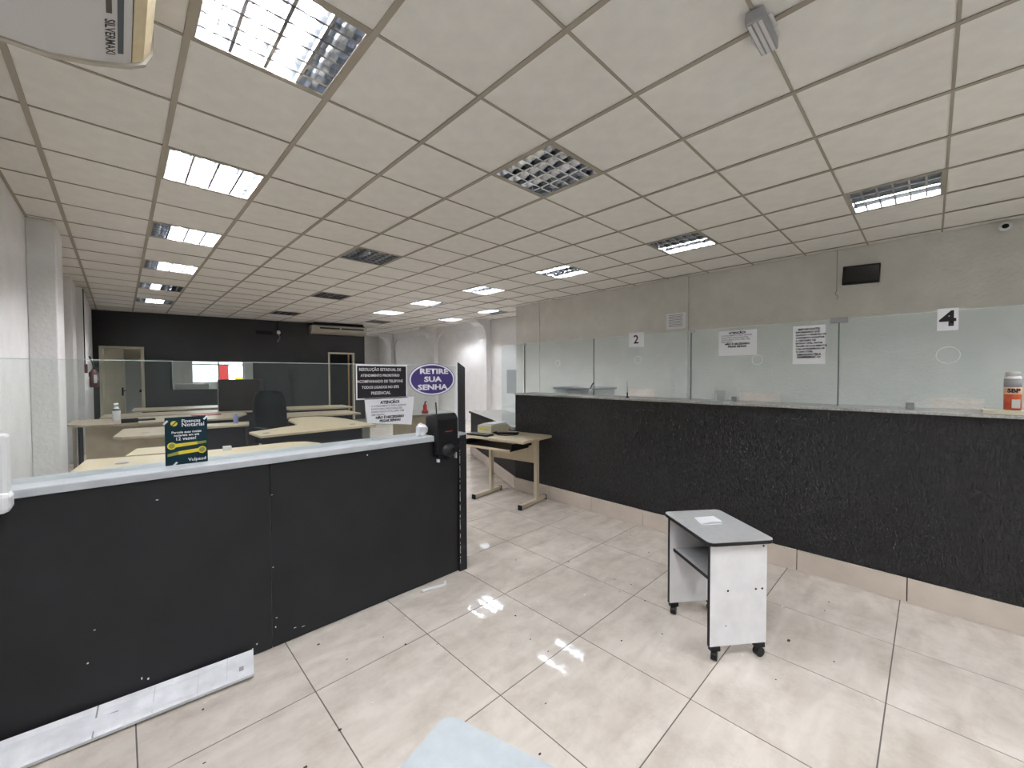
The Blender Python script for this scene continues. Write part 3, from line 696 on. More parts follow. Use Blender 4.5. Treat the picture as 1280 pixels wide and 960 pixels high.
# items on the glass and top
def rsheet(name, label, cat, y0, y1, z0, z1, m=M['paper'], x=GXP-0.0055):
    s = thing(name, label, cat, (x, (y0+y1)/2, z0))
    obj('sheet', B().box(x-0.001, x, y0, y1, z0, z1), m, s); return s
RX = GXP-0.008
s = rsheet('number_sign', 'white square sign with bold black number 4 on the right glass', 'sign', -0.11, -0.021, 1.68, 1.815)
text('lettering', '4', 0.125, M['ink'], s, (RX, -0.066, 1.748), '-x', bold=0.004, xs=1.1)
s = rsheet('number_sign', 'small white sign with black number 2 on the glass screen', 'sign', 1.93, 2.09, 1.685, 1.825)
text('lettering', '2', 0.115, M['ink'], s, (RX, 2.01, 1.755), '-x', bold=0.002)
s = rsheet('paper_notice', 'landscape white paper notice headed ATENÇÃO on the right glass screen', 'notice', 0.965, 1.25, 1.57, 1.775)
attn(s, 1.107, 1.777, 0.262, '-x', RX)
s = rsheet('paper_notice', 'portrait white paper notice with dense black text on the right glass', 'notice', 0.53, 0.725, 1.49, 1.772)
for k, (ln, sz, al, dx) in enumerate((('IMPORTANTE:', 0.021, 'CENTER', 0), ('INFORMAMOS QUE', 0.0165, 'LEFT', -0.08), ('QUANDO O REGISTRO DE', 0.0150, 'LEFT', -0.08), ('CASAMENTO SOLICITAR', 0.0155, 'LEFT', -0.08), ('A CERTIDÃO DE', 0.0165, 'LEFT', -0.08),
      ('ESTADO CIVIL, FAVOR', 0.0160, 'LEFT', -0.08), ('TRAZER OS DOCUMENTOS', 0.0150, 'LEFT', -0.08), ('COM ANTECEDÊNCIA DE', 0.0150, 'LEFT', -0.08), ('15 DIAS ÚTEIS.', 0.0165, 'LEFT', -0.08), ('OBRIGADO PELA', 0.019, 'CENTER', 0), ('COMPREENSÃO!', 0.019, 'CENTER', 0))):
    text('lettering', ln, sz, M['ink'], s, (RX, 0.627-dx, 1.745-0.0205*k), '-x', al, bold=0.0009)
s = thing('wall_notice', 'framed paper notice on the pilaster behind the glass screens', 'notice', (XR-0.052, 2.93, 2.15))
obj('sheet', B().box(XR-0.054, XR-0.051, 2.77, 3.09, 2.16, 2.42), M['paper'], s)
for k in range(8): obj('text_line', B().box(XR-0.056, XR-0.054, 2.81+0.01*(k % 3), 3.05, 2.385-0.026*k, 2.392-0.026*k), M['grey_ink'], s)
# plastic cup
tag(obj('plastic_cup', B().lathe([(0.024, 0), (0.026, 0.01), (0.034, 0.088), (0.035, 0.09), (0.0335, 0.088), (0.024, 0.012)], (3.575, 1.21, 1.191), 18), M['cup'], smooth=True), 'clear disposable plastic cup standing on the granite countertop', 'cup')
# white slab and insecticide can
tag(obj('shelf_board', B().box(3.485, 3.632, -0.75, -0.205, 1.191, 1.213), M['cream'], bevel=0.002), 'cream board lying on the countertop under the spray can', 'board')
t = thing('spray_can', 'orange and white insecticide spray can marked SBP on the cream board', 'can', (3.575, -0.318, 1.2135))
r = 0.033
obj('body', B().lathe([(r-0.003, 0), (r, 0.006), (r, 0.168), (r-0.001, 0.171)], (0,0,0), 24), M['orange'], t, world=False, smooth=True)
obj('upper_band', B().lathe([(r+0.0005, 0.128), (r+0.0005, 0.168)], (0,0,0), 24), M['grey_box'], t, world=False, smooth=True)
obj('pale_band', B().lathe([(r+0.0005, 0.088), (r+0.0005, 0.128)], (0,0,0), 24), mat('pale_orange_print', (0.68, 0.42, 0.28), 0.4), t, world=False, smooth=True)
obj('shoulder', B().lathe([(r-0.001, 0.171), (r-0.002, 0.184), (r-0.007, 0.19)], (0,0,0), 24), M['white_plastic'], t, world=False, smooth=True)
obj('cap', B().lathe([(r-0.006, 0.19), (r-0.005, 0.21), (r-0.009, 0.213)], (0,0,0), 24), M['off_white'], t, world=False, smooth=True)
text('lettering', 'SBP', 0.030, M['ink'], t, (-r-0.0036, 0.0, 0.108), '-x', bold=0.0016, world=False, xs=1.0)
obj('leaf_print', B().box(-r-0.0015, -r+0.02, -0.024, 0.006, 0.012, 0.06), M['off_white'], t, world=False)
# pen on a stand
t = thing('counter_pen', 'dark pen standing in its holder on the countertop', 'pen', (3.56, 2.06, 1.191))
obj('holder', B().lathe([(0.02, 0), (0.018, 0.008), (0.008, 0.012), (0.007, 0.05)], (0,0,0), 12), M['black_plastic'], t, world=False, smooth=True)
obj('pen', B().tube([(0, 0, 0.03), (0.004, 0.006, 0.16)], 0.0045, 8), M['grey_box'], t, world=False)
# small intercom on glass joint
t = thing('lock_fitting', 'small white round lock with black catch on a glass joint', 'lock', (GXP-0.01, 2.53, 1.25))
obj('body', B().ball((GXP-0.02, 2.53, 1.235), 0.016, 0.02, 0.032), M['white_plastic'], t, smooth=True)
obj('catch', B().tube([(GXP-0.02, 2.535, 1.262), (GXP-0.02, 2.52, 1.30), (GXP-0.012, 2.50, 1.33)], 0.006, 6), M['black_plastic'], t)
# grey printer-like box behind the counter top
t = thing('printer', 'low grey machine behind the far end of the granite countertop', 'printer', (4.15, 3.2, 1.03))
t.location = (4.15, 3.0, 0.74)
obj('body', B().box(3.92, 4.4, 2.72, 3.28, 0.74, 1.235), M['off_white'], t, bevel=0.01)
obj('lid', B().box(3.90, 4.42, 2.70, 3.30, 1.237, 1.262), M['grey_box'], t, bevel=0.006)
t = thing('clerk_desk', 'clerk desk behind the service counter below the glass screens', 'desk', (4.2, 1.2, 0))
obj('desktop', B().box(3.9, 4.55, -2.0, 3.33, 0.71, 0.738), M['wood'], t)
for y in (-1.9, 0.9, 3.2): obj('support', B().box(3.95, 4.5, y, y+0.03, 0, 0.708), M['wood'], t)

# right wall fittings
t = thing('queue_display', 'black electronic queue display tilted on the right wall', 'display', (XR, 0.63, 2.53))
obj('housing', B().box(-0.055, 0, -0.18, 0.175, 0, 0.23).xf(Matrix.Translation((0,0,0)) @ Matrix.Rotation(0.05, 4, 'X')), M['black_plastic'], t, world=False, bevel=0.008)
obj('screen', B().box(-0.058, -0.055, -0.165, 0.16, 0.02, 0.21).xf(Matrix.Rotation(0.05, 4, 'X')), mat('glossy_black_screen', (0.006, 0.006, 0.007), 0.1), t, world=False)
tag(obj('wall_conduit', B().box(XR-0.008, XR, 0.855, 0.863, 2.47, CZ-0.005).tube([(XR-0.004, 0.86, 2.48), (XR-0.012, 0.875, 2.44), (XR-0.012, 0.845, 2.41), (XR-0.004, 0.86, 2.37)], 0.005, 6), M['grey_box']), 'thin vertical cable with loose end beside the queue display', 'cable')
t = thing('security_camera', 'white dome security camera high on the right wall', 'camera', (XR, -0.51, 2.93))
obj('housing', B().ball((-0.045, 0, 0), 0.05, 0.05, 0.045, 14, 8), M['white_plastic'], t, world=False, smooth=True)
obj('lens', B().ball((-0.086, 0.002, -0.004), 0.012, 0.026, 0.024, 12, 7), M['black_plastic'], t, world=False, smooth=True)
tag(obj('grey_reflection_panel', B().box(XF-0.02, XF-0.004, 7.6, 8.2, 0.9, 1.55), M['grey_box']), 'added grey panel on the far right wall imitating a reflection in the diagonal glass', 'panel')  # grey board stands in for a dark reflection in the glass pane

# ceiling emergency light box
t = thing('emergency_light', 'small grey emergency light box clipped under the ceiling grid', 'emergency light', (2.12, 0.555, CZ-0.004))
obj('housing', B().box(-0.125, 0.125, -0.035, 0.035, -0.055, 0), M['grey_box'], t, world=False, bevel=0.006)
for k in range(3): obj('lamp_strip', B().box(-0.115, 0.115, -0.028+0.021*k, -0.014+0.021*k, -0.059, -0.055), M['off_white'], t, world=False)
obj('bracket', B().box(-0.05, 0.05, -0.05, 0.05, -0.004, 0.0), M['off_white'], t, world=False)

# ================================================================== AIR CONDITIONERS
t = thing('air_conditioner', 'large ceiling mounted white air conditioner with yellowed front at top left', 'air conditioner', (-0.25, 1.7, 2.7))
prof = [(XL+0.01, 2.72), (-0.30, 2.700), (-0.18, 2.703), (-0.06, 2.735), (0.045, 2.775), (0.06, 2.785)]
body = prof + [(0.06, CZ-0.006), (XL+0.01, CZ-0.006)]
obj('body', B().prism(body, 0.9, 2.45, 'y'), M['off_white'], t)
fr_ = [(0.062, 2.782), (0.10, 2.81), (0.125, 2.86), (0.132, 2.93), (0.13, CZ-0.006), (0.062, CZ-0.006)]
obj('front_cover', B().prism(fr_, 0.9, 2.45, 'y'), M['yellowed'], t, bevel=0.006, label='yellowed front cover')
cap = [(XL+0.01, 2.715), (-0.30, 2.693), (-0.17, 2.696), (-0.05, 2.728), (0.055, 2.768), (0.108, 2.803), (0.132, 2.855), (0.138, 2.93), (0.136, CZ-0.006), (XL+0.01, CZ-0.006)]
obj('end_cap', B().prism(cap, 2.451, 2.475, 'y'), M['ac_beige'], t, label='brownish end cap')
# printed stripe and name along the sloping underside
ang = math.atan2(2.775-2.735, 0.105)
def under(x, y): return Vector((x, y, 2.735+(x+0.06)*math.tan(ang)-0.0008))
def ustrip(x0, x1, y0, y1): return B().quad(tuple(under(x0, y0)), tuple(under(x0, y1)), tuple(under(x1, y1)), tuple(under(x1, y0)))
obj('stripe', ustrip(0.018, 0.036, 0.95, 2.38), M['teal_stripe'], t)
obj('stripe', ustrip(-0.012, 0.004, 0.95, 2.125), M['brown_stripe'], t)
mt = Matrix(((0, math.cos(ang), math.sin(ang)), (1, 0, 0), (0, math.sin(ang), -math.cos(ang)))).to_4x4()
p = under(-0.004, 2.275)
text('lettering', 'SILVERMAXI', 0.042, M['ink'], t, (p.x, p.y, p.z-0.0008), mtx=mt, bold=0.0008, xs=1.05)
# split unit on the dark wall
t = thing('wall_air_conditioner', 'beige air conditioner hung under the ceiling on the dark wall', 'air conditioner', tuple(DWM @ Vector((5.5, -0.15, 2.66))))
sec = [(0.0, 2.66), (-0.30, 2.67), (-0.46, 2.74), (-0.46, 2.90), (0.0, 2.92)]
def dpr(secn, s0, s1):
    b = B(); n = len(secn); 
    for s_ in (s0, s1):
        for y, z in secn: b.v.append((s_, y, z))
    b.face(list(range(n))[::-1]); b.face([n+i for i in range(n)])
    for i in range(n): b.face((i, (i+1) % n, n+(i+1) % n, n+i))
    return b.xf(DWM)
obj('body', dpr(sec, 4.62, 6.2), M['ac_beige'], t, bevel=0.015)
obj('air_outlet', dpr([(-0.462, 2.80), (-0.47, 2.80), (-0.47, 2.845), (-0.462, 2.845)], 4.85, 5.4), M['dark_edge'], t)
obj('air_outlet', dpr([(-0.462, 2.80), (-0.47, 2.80), (-0.47, 2.845), (-0.462, 2.845)], 5.45, 6.1), M['dark_edge'], t)
obj('hanger', dpr([(-0.4, 2.92), (-0.05, 2.92), (-0.05, CZ), (-0.4, CZ)], 4.7, 6.1), M['black_plastic'], t)
# display and dangling lamp on dark wall
tag(obj('wall_display', dwbox(3.24, 3.66, -0.05, -0.001, 2.58, 2.69), M['black_plastic']), 'small black display high on the dark back wall', 'display')
t = thing('hanging_lamp', 'small white lamp dangling from cables on the dark back wall', 'lamp', tuple(DWM @ Vector((3.8, -0.05, 2.4))))
obj('cable', B().tube([(3.80, -0.05, CZ-0.004), (3.78, -0.05, 2.85), (3.81, -0.05, 2.72)], 0.02, 6).xf(DWM), M['black_plastic'], t)
obj('bulb', B().ball((3.81, -0.06, 2.66), 0.05, 0.05, 0.06).xf(DWM), M['white_plastic'], t, smooth=True)
obj('cable', B().tube([(3.81, -0.05, 2.60), (3.85, -0.05, 2.52), (3.80, -0.04, 2.44), (3.78, -0.04, 2.38)], 0.012, 6).xf(DWM), M['grey_box'], t)

# left wall fittings
t = thing('fire_extinguisher', 'small dark red fire extinguisher hung on the left wall', 'fire extinguisher', (-0.385, 12.0, 1.2))
obj('cylinder', B().lathe([(0.05, 0), (0.068, 0.02), (0.068, 0.30), (0.04, 0.36), (0.025, 0.38)], (0.0, 0, -0.02), 14), M['ext_red'], t, world=False, smooth=True)
obj('label_plate', B().box(0.0, 0.045, -0.072, -0.055, 0.07, 0.24), M['off_white'], t, world=False)
obj('valve', B().box(-0.02, 0.08, -0.02, 0.02, 0.35, 0.40).tube([(0, 0, 0.38), (-0.02, 0, 0.5), (-0.06, 0, 0.62)], 0.015, 6), M['black_plastic'], t, world=False)
obj('bracket', B().box(-0.08, -0.06, -0.03, 0.03, 0.2, 0.3), M['black_plastic'], t, world=False)
t = thing('junction_box', 'dark cable with small switch box running down the left wall', 'switch', (-0.45, 10.7, 1.5))
obj('cable', B().box(-0.46, -0.445, 10.69, 10.71, 1.62, CZ-0.005), M['dark_edge'], t)
obj('box', B().box(-0.46, -0.42, 10.64, 10.76, 1.47, 1.63), M['ext_red'], t)

# ================================================================== SMALL TROLLEY TABLES
def make_table(name, label, loc, rz, top_m, side_m):
    t = thing(name, label, 'table', loc, rz)
    L, Wd, H = 0.455, 0.35, 0.60
    c = 0.03; l2, w2 = L/2, Wd/2
    poly = []
    for cx, cy, a0 in ((l2-c, w2-c, 0), (-l2+c, w2-c, PI/2), (-l2+c, -w2+c, PI), (l2-c, -w2+c, 1.5*PI)):
        for k in range(5): poly.append((cx+c*math.cos(a0+PI/2*k/4), cy+c*math.sin(a0+PI/2*k/4)))
    o = obj('tabletop', B().prism(poly, H-0.003, H), top_m, t, world=False)
    obj('edge_band', B().prism(poly, H-0.02, H-0.0032), M['dark_edge'], t, world=False, label='dark edge band')
    for x in (-l2+0.025, l2-0.04):
        p = obj('side_panel', B().box(x, x+0.015, -w2+0.025, w2-0.02, 0.07, H-0.02), side_m, t, world=False)
        obj('edge_strip', B().box(x-0.001, x+0.016, w2-0.02, w2-0.017, 0.07, H-0.02), M['dark_edge'], p, world=False)
        out = x-0.0015 if x < 0 else x+0.0165
        for y, z in ((-w2+0.045, H-0.04), (-w2+0.05, 0.345), (-w2+0.085, 0.345), (0.06, 0.345), (0.07, 0.17)):
            pts = [(out, y, z), (out+(0.001 if x < 0 else -0.001), y, z)]
            obj('screw_cap', B().tube(pts, 0.0055 if z > 0.2 else 0.003, 8), M['dark_edge'], p, world=False)
        for y in (-w2+0.06, w2-0.05):
            ct = obj('caster', B().tube([(x+0.0075-0.014, y, 0.024), (x+0.0075+0.014, y, 0.024)], 0.024, 14).xf(Matrix.Translation((x+0.0075, y, 0)) @ Matrix.Rotation(0.5+y*3, 4, 'Z') @ Matrix.Translation((-x-0.0075, -y, 0))), M['black_plastic'], t, world=False, smooth=False)
            obj('caster_bracket', B().box(x-0.006, x+0.021, y-0.024, y+0.024, 0.048, 0.07), M['black_plastic'], ct, world=False)
    obj('shelf', B().box(-l2+0.04, l2-0.04, -w2+0.04, w2-0.045, 0.38, 0.395), top_m, t, world=False)
    obj('shelf_edge', B().box(-l2+0.04, l2-0.04, w2-0.045, w2-0.042, 0.379, 0.396), M['dark_edge'], t, world=False)
    obj('back_panel', B().box(-l2+0.04, l2-0.04, -w2+0.03, -w2+0.04, 0.38, H-0.02), M['dark_panel'], t, world=False)
    return t
# long axis direction for the first: (0.6,0.8); open side faces (-0.8,0.6)
tab = make_table('trolley_table', 'small white and grey wheeled table by the service counter', (2.315, 0.81, 0), math.radians(53), M['grey_top'], M['white_panel'])
tab2 = make_table('trolley_table', 'light grey table top cut off by the bottom photo edge', (0.33, 0.50, 0), 0, M['grey_top_light'], M['white_panel'])
ld = Vector((0.29, -0.957)); sd = Vector((-0.957, -0.29))
cen = Vector((0.555, 0.805)) + ld*0.2275 + sd*0.175
tab2.location = (cen.x, cen.y, 0); tab2.rotation_euler = (0, 0, math.atan2(ld.y, ld.x))
# folded paper on the trolley table
t = thing('folded_paper', 'folded white paper lying on the wheeled grey table', 'paper', (2.33, 0.87, 0.6))
A = [(2.333, 0.925), (2.435, 0.858), (2.352, 0.775), (2.247, 0.853)]
obj('sheet', B().prism(A, 0.6005, 0.604), M['paper'], t)
obj('flap', B().quad((2.333, 0.925, 0.6045), (2.435, 0.858, 0.6045), (2.35, 0.78, 0.615), (2.25, 0.855, 0.608)), M['paper'], t)

# ================================================================== TYPING DESK
t = thing('typing_desk', 'small maple computer desk with steel legs beside the dark counter', 'desk', (3.13, 3.3, 0))
a0 = math.radians(10)
TM = Matrix.Translation((3.165, 3.32, 0)) @ Matrix.Rotation(math.radians(9), 4, 'Z')
def tx(b): return b.xf(TM)
H = 0.735
obj('desktop', tx(B().box(-0.29, 0.27, -0.40, 0.42, H-0.03, H)), M['wood'], t, bevel=0.006)
for y in (-0.32, 0.33):
    lg = obj('leg', tx(B().box(0.05, 0.10, y-0.018, y+0.018, 0.05, H-0.03)), M['beige_metal'], t)
    obj('foot', tx(B().box(-0.24, 0.24, y-0.022, y+0.022, 0.012, 0.05)), M['beige_metal'], lg, bevel=0.006)
    for x in (-0.245, 0.235):
        obj('foot_cap', tx(B().box(x, x+0.012, y-0.024, y+0.024, 0.0, 0.052)), M['black_plastic'], lg)
obj('modesty_panel', tx(B().box(0.066, 0.084, -0.30, 0.31, 0.44, H-0.03)), M['wood'], t)
obj('keyboard_tray', tx(B().box(-0.38, -0.05, -0.30, 0.34, H-0.105, H-0.085)), M['black_plastic'], t)
obj('tray_edge', tx(B().box(-0.386, -0.38, -0.30, 0.34, H-0.107, H-0.083)), M['wood'], t)
for y in (-0.30, 0.33): obj('tray_rail', tx(B().box(-0.36, 0.0, y-0.006, y+0.006, H-0.085, H-0.03)), M['black_plastic'], t)
pts = []
for k in range(40):
    a = k*0.75; pts.append(TM @ Vector((-0.02+0.075*math.cos(a)+0.02*math.sin(k), 0.03+0.13*math.sin(a*0.93), H+0.006+0.0006*k)))
tag(obj('cable_bundle', B().tube(pts, 0.0045, 5), M['black_plastic']), 'tangled black cable lying on the small computer desk', 'cable')
tag(obj('keyboard', tx(B().box(-0.28, -0.15, 0.10, 0.40, H, H+0.02)), M['black_plastic'], bevel=0.004), 'dark keyboard at the far edge of the small computer desk', 'keyboard')

t = thing('paper_tray', 'cream box of loose papers with yellow strip on the small computer desk', 'box', tuple(TM @ Vector((0.1, 0.30, H))))
obj('tray', tx(B().box(-0.08, 0.25, 0.20, 0.41, H+0.0005, H+0.09)), M['cream'], t, bevel=0.004)
for k in range(5): obj('sheet', tx(B().box(-0.075+0.012*k, 0.22+0.006*k, 0.21, 0.40-0.008*k, H+0.0905+0.004*k, H+0.0935+0.004*k)), M['paper'] if k % 2 == 0 else M['cream'], t)
obj('yellow_strip', tx(B().box(-0.083, -0.0805, 0.24, 0.38, H+0.04, H+0.06)), M['yellow'], t)

# ================================================================== OFFICE DESKS BEHIND THE COUNTER
def slab(poly, z=0.74, th=0.028): return B().prism(poly, z-th, z)
def grommet(parent, x, y): obj('cable_grommet', B().lathe([(0.04, 0), (0.04, 0.003), (0.034, 0.004)], (x, y, 0.7405), 16), M['grey_box'], parent)
DESKG = 'maple office desks behind the counter'
t = thing('office_desk', 'maple desk with rounded end directly behind the reception counter', 'desk', (0.55, 4.0, 0), group=DESKG)
poly = [(-0.26, 3.3), (1.0, 3.3), (1.25, 3.62), (1.38, 3.85), (1.43, 4.05), (1.43, 4.28), (1.36, 4.45), (1.22, 4.54), (0.8, 4.55), (0.3, 4.60), (-0.21, 4.76), (-0.28, 4.1)]
obj('desktop', slab(poly), M['wood'], t, bevel=0.004)
obj('return_top', slab([(0.02, 4.74), (0.5, 4.63), (0.52, 5.08), (0.10, 5.14)]), M['wood'], t)
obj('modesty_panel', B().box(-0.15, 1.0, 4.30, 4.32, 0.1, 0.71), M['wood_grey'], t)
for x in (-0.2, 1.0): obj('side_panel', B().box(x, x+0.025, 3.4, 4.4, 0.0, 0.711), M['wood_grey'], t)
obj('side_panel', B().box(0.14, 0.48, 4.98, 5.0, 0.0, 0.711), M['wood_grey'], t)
grommet(t, 0.0, 4.36)
tag(obj('eraser', B().box(0.66, 0.72, 4.42, 4.48, 0.74, 0.775), M['white_plastic']), 'small white block on the front maple desk beside the flyer', 'eraser')

t = thing('office_desk', 'second maple desk with light wood front left of the flyer', 'desk', (0.6, 6.6, 0), group=DESKG)
poly = [(-0.07, 6.35), (0.0, 6.22), (0.62, 6.10), (0.66, 6.68), (1.28, 6.60), (1.36, 7.0), (0.5, 7.12), (0.02, 7.18)]
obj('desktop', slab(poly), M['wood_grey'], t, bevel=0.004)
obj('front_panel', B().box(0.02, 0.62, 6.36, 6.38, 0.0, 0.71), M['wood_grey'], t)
obj('modesty_panel', B().box(0.64, 1.26, 6.74, 6.76, 0.0, 0.71), M['dark_front'], t)
obj('side_panel', B().box(1.27, 1.295, 6.62, 6.98, 0.0, 0.711), M['dark_front'], t)
grommet(t, 0.2, 6.5)

t = thing('office_desk', 'maple desk against the left wall with light front panel and dark open side', 'desk', (0.5, 8.5, 0), group=DESKG)
poly = [(-0.55, 8.35), (-0.33, 8.02), (1.3, 7.75), (1.62, 8.5), (1.62, 8.9), (-0.52, 9.1)]
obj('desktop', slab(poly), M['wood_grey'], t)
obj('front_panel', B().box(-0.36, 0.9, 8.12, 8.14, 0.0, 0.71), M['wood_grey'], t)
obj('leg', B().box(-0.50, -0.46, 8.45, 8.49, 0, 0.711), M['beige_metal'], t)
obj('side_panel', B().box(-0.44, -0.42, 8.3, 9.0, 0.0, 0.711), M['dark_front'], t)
t = thing('office_desk', 'farther maple desk carrying the dark brown box', 'desk', (1.1, 9.6, 0), group=DESKG)
obj('desktop', slab([(-0.25, 9.3), (2.15, 9.0), (2.2, 9.75), (-0.2, 10.1)]), M['wood_grey'], t)
obj('front_panel', B().box(0.0, 2.0, 9.45, 9.47, 0.0, 0.71), M['dark_front'], t)
t = thing('office_desk', 'rearmost maple desk close to the dark wall at left', 'desk', (1.0, 11.2, 0), group=DESKG)
obj('desktop', slab([(0.15, 10.7), (2.0, 10.45), (2.05, 11.3), (0.2, 11.6)]), M['wood_grey'], t)
obj('front_panel', B().box(0.3, 1.9, 10.85, 10.87, 0.0, 0.71), M['dark_front'], t)

t = thing('office_desk', 'curved maple desk with dark navy front beside the black chair', 'desk', (1.9, 6.0, 0), group=DESKG)
poly = [(1.10, 5.68), (1.12, 5.22), (2.52, 5.30), (2.52, 6.3), (2.47, 6.75), (2.3, 7.02), (2.1, 7.1), (1.92, 7.02), (1.83, 6.8), (1.80, 6.4), (1.74, 6.02)]
obj('desktop', slab(poly), M['wood'], t, bevel=0.004)
obj('front_panel', B().box(1.18, 2.36, 5.42, 5.44, 0.0, 0.71), M['dark_front'], t, label='dark navy front panel')
obj('side_panel', B().box(2.37, 2.48, 5.40, 6.4, 0.0, 0.71), M['grey_box'], t)
grommet(t, 1.22, 5.42); grommet(t, 2.3, 5.55)
t = thing('office_desk', 'maple desk behind the black chair under the right doorway', 'desk', (2.5, 7.6, 0), group=DESKG)
obj('desktop', slab([(1.72, 7.25), (3.1, 7.12), (3.16, 7.9), (1.9, 8.15)]), M['wood_grey'], t)
obj('front_panel', B().box(1.95, 3.05, 7.36, 7.38, 0.0, 0.71), M['dark_front'], t)
t = thing('office_desk', 'far maple desk in front of the right doorway of the dark wall', 'desk', (3.0, 9.3, 0), group=DESKG)
obj('desktop', slab([(2.42, 8.85), (3.6, 8.6), (3.65, 9.4), (2.45, 9.75)]), M['wood_grey'], t)
obj('front_panel', B().box(2.6, 3.4, 9.0, 9.02, 0.0, 0.71), M['dark_front'], t)

# dark box on the desk
t = thing('dark_box', 'dark brown wooden box standing on the desks left of the black chair', 'box', (1.72, 9.4, 0.74))
BM_ = Matrix.Translation((1.72, 9.42, 0.74)) @ Matrix.Rotation(math.radians(-22), 4, 'Z')
obj('body', B().box(-0.33, 0.33, -0.24, 0.24, 0.0, 0.60).xf(BM_), M['wood_dark'], t, bevel=0.008)
obj('door', B().box(-0.31, 0.31, -0.252, -0.241, 0.02, 0.58).xf(BM_), M['wood_dark'], t)
obj('corner_strip', B().box(-0.338, -0.325, -0.256, -0.24, 0, 0.60).xf(BM_), M['grey_box'], t)
# bottles
t = thing('spray_bottle', 'white cleaning bottle with dark label on the left wall desk', 'bottle', (-0.05, 8.55, 0.74))
obj('bottle', B().lathe([(0.044, 0), (0.048, 0.01), (0.048, 0.15), (0.036, 0.185), (0.022, 0.2), (0.022, 0.22)], (0,0,0), 16), M['white_plastic'], t, world=False, smooth=True)
obj('cap', B().lathe([(0.026, 0.22), (0.026, 0.265)], (0,0,0), 12), M['white_plastic'], t, world=False, smooth=True)
obj('label_band', B().lathe([(0.0482, 0.155), (0.037, 0.184)], (0,0,0), 16), M['teal_stripe'], t, world=False, smooth=True)
t = thing('water_bottle', 'small bluish plastic bottle on the second maple desk', 'bottle', (1.17, 6.85, 0.74))
obj('bottle', B().lathe([(0.027, 0), (0.03, 0.01), (0.03, 0.09), (0.014, 0.12), (0.012, 0.135)], (0,0,0), 14), M['blue_plastic'], t, world=False, smooth=True)
obj('cap', B().lathe([(0.014, 0.135), (0.014, 0.155)], (0,0,0), 10), M['white_plastic'], t, world=False, smooth=True)
tag(obj('red_folder', B().box(0.85, 1.25, 8.55, 8.75, 0.74, 0.752), M['red']), 'flat red folder lying on the left wall desk', 'folder')
tag(obj('keyboard', B().box(0.12, 0.38, 8.25, 8.4, 0.74, 0.765), M['black_plastic'], bevel=0.004), 'black keyboard lying near the white cleaning bottle', 'keyboard')
tag(obj('desk_tray', B().box(0.0, 0.18, 8.0, 8.12, 0.74, 0.80), M['black_plastic']), 'black tray on the front edge of the left wall desk', 'tray')

# office chair
t = thing('office_chair', 'black high-back office chair between the maple desks', 'chair', (1.62, 6.95, 0))
CM = Matrix.Translation((1.62, 6.95, 0)) @ Matrix.Rotation(math.radians(20), 4, 'Z')
b = B(); n = 11
rows = [(0.52, 0.19, 0.0), (0.62, 0.24, 0.01), (0.80, 0.255, 0.02), (0.98, 0.25, 0.03), (1.10, 0.23, 0.05), (1.165, 0.19, 0.065), (1.185, 0.12, 0.07)]
for side in (0, 1):
    for z, hw, yo in rows:
        for i in range(n):
            u = -1+2*i/(n-1); b.v.append((hw*u, yo-0.05*u*u+(0.0 if side == 0 else 0.07*(1-0.5*u*u)), z))
nr = len(rows); off = nr*n
for k in range(nr-1):
    for i in range(n-1):
        b.face((k*n+i, k*n+i+1, (k+1)*n+i+1, (k+1)*n+i)); b.face((off+k*n+i, off+(k+1)*n+i, off+(k+1)*n+i+1, off+k*n+i+1))
    b.face((k*n, (k+1)*n, off+(k+1)*n, off+k*n)); b.face((k*n+n-1, off+k*n+n-1, off+(k+1)*n+n-1, (k+1)*n+n-1))
for i in range(n-1):
    b.face((i, off+i, off+i+1, i+1)); k = (nr-1)*n; b.face((k+i, k+i+1, off+k+i+1, off+k+i))
obj('backrest', b.xf(CM), M['black_fabric'], t, smooth=True)
obj('seat', B().box(-0.25, 0.25, -0.48, -0.0, 0.43, 0.51).xf(CM), M['black_fabric'], t, bevel=0.03)
obj('back_bracket', B().box(-0.03, 0.03, -0.1, 0.06, 0.40, 0.43).box(-0.03, 0.03, 0.06, 0.075, 0.40, 0.7).xf(CM), M['black_plastic'], t)
obj('gas_column', B().lathe([(0.028, 0.1), (0.028, 0.42)], (0, -0.24, 0), 12).xf(CM), M['black_plastic'], t)
for k in range(5):
    a = 2*PI*k/5; x, y = 0.28*math.cos(a), -0.24+0.28*math.sin(a)
    o = obj('base_leg', B().tube([(0, -0.24, 0.12), (x, y, 0.07)], [0.025, 0.015], 6).xf(CM), M['black_plastic'], t)
    obj('caster', B().ball((x, y, 0.03), 0.025, 0.025, 0.03).xf(CM), M['black_plastic'], o, smooth=True)
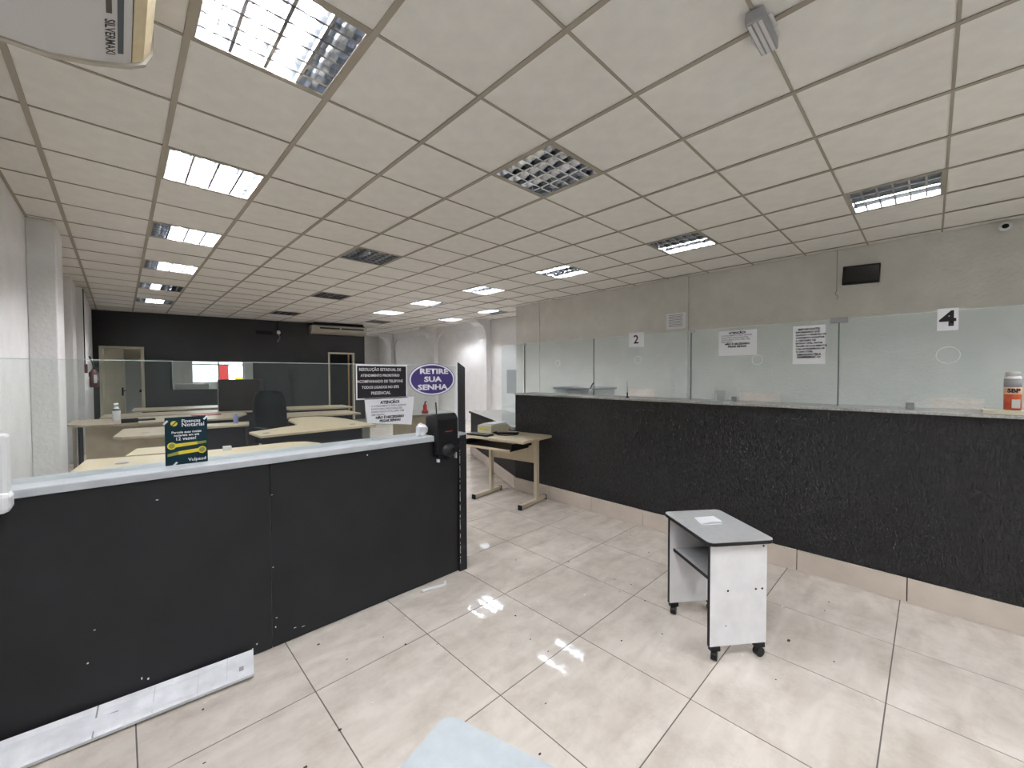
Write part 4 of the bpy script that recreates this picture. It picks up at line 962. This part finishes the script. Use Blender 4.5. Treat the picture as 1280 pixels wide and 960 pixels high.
for sx in (-1, 1): obj('armrest', B().box(sx*0.29-0.03, sx*0.29+0.03, -0.36, -0.08, 0.64, 0.67).box(sx*0.29-0.015, sx*0.29+0.015, -0.25, -0.2, 0.45, 0.64).xf(CM), M['black_plastic'], t)

# beige cabinet far right behind the ticket dispenser, with red object
t = thing('low_cabinet', 'beige low cabinet behind the ticket dispenser', 'cabinet', (4.0, 6.3, 0))
obj('body', B().box(3.45, 4.45, 6.05, 6.6, 0.0, 0.71), M['wood_grey'], t)
obj('top', B().box(3.42, 4.48, 6.02, 6.62, 0.712, 0.74), M['granite'], t)
for k in range(2): obj('door', B().box(3.46+0.495*k, 3.95+0.495*k, 6.035, 6.049, 0.04, 0.70), M['wood_grey'], t)
t = thing('red_bottle', 'small red bottle with dark base on the beige cabinet', 'bottle', (3.86, 6.2, 0.74))
obj('bottle', B().lathe([(0.06, 0.0), (0.06, 0.04), (0.04, 0.06), (0.035, 0.14), (0.02, 0.17)], (0,0,0), 12), M['red'], t, world=False, smooth=True)
obj('spout', B().tube([(0, 0, 0.17), (0.0, 0, 0.2), (0.03, 0, 0.21)], 0.012, 6), M['black_plastic'], t, world=False)

# floor debris
b = B(); rr = random.Random(11)
b2 = B()
for k in range(70):
    x, y = rr.uniform(0.1, 3.3), rr.uniform(0.25, 2.2)
    a = rr.uniform(0, PI); q = rr.uniform(0.003, 0.009)
    (b if rr.random() < 0.6 else b2).box(x, x+q*abs(math.cos(a))+0.002, y, y+q*abs(math.sin(a))+0.002, 0.0005, 0.0025)
for x, y, q in ((2.52, 0.50, 0.02), (0.72, 2.22, 0.012), (0.60, 1.62, 0.012), (0.45, 1.55, 0.012), (1.05, 1.9, 0.01)): b.box(x, x+q, y, y+q*0.6, 0.0005, 0.003)
for o, mm, lb in ((b, M['debris_dark'], 'scattered dark dirt specks on the floor tiles'), (b2, M['white_ink'], 'scattered white paint flakes on the floor tiles')):
    q = obj('floor_debris', o, mm); q['kind'] = 'stuff'; q['label'] = lb; q['category'] = 'debris'
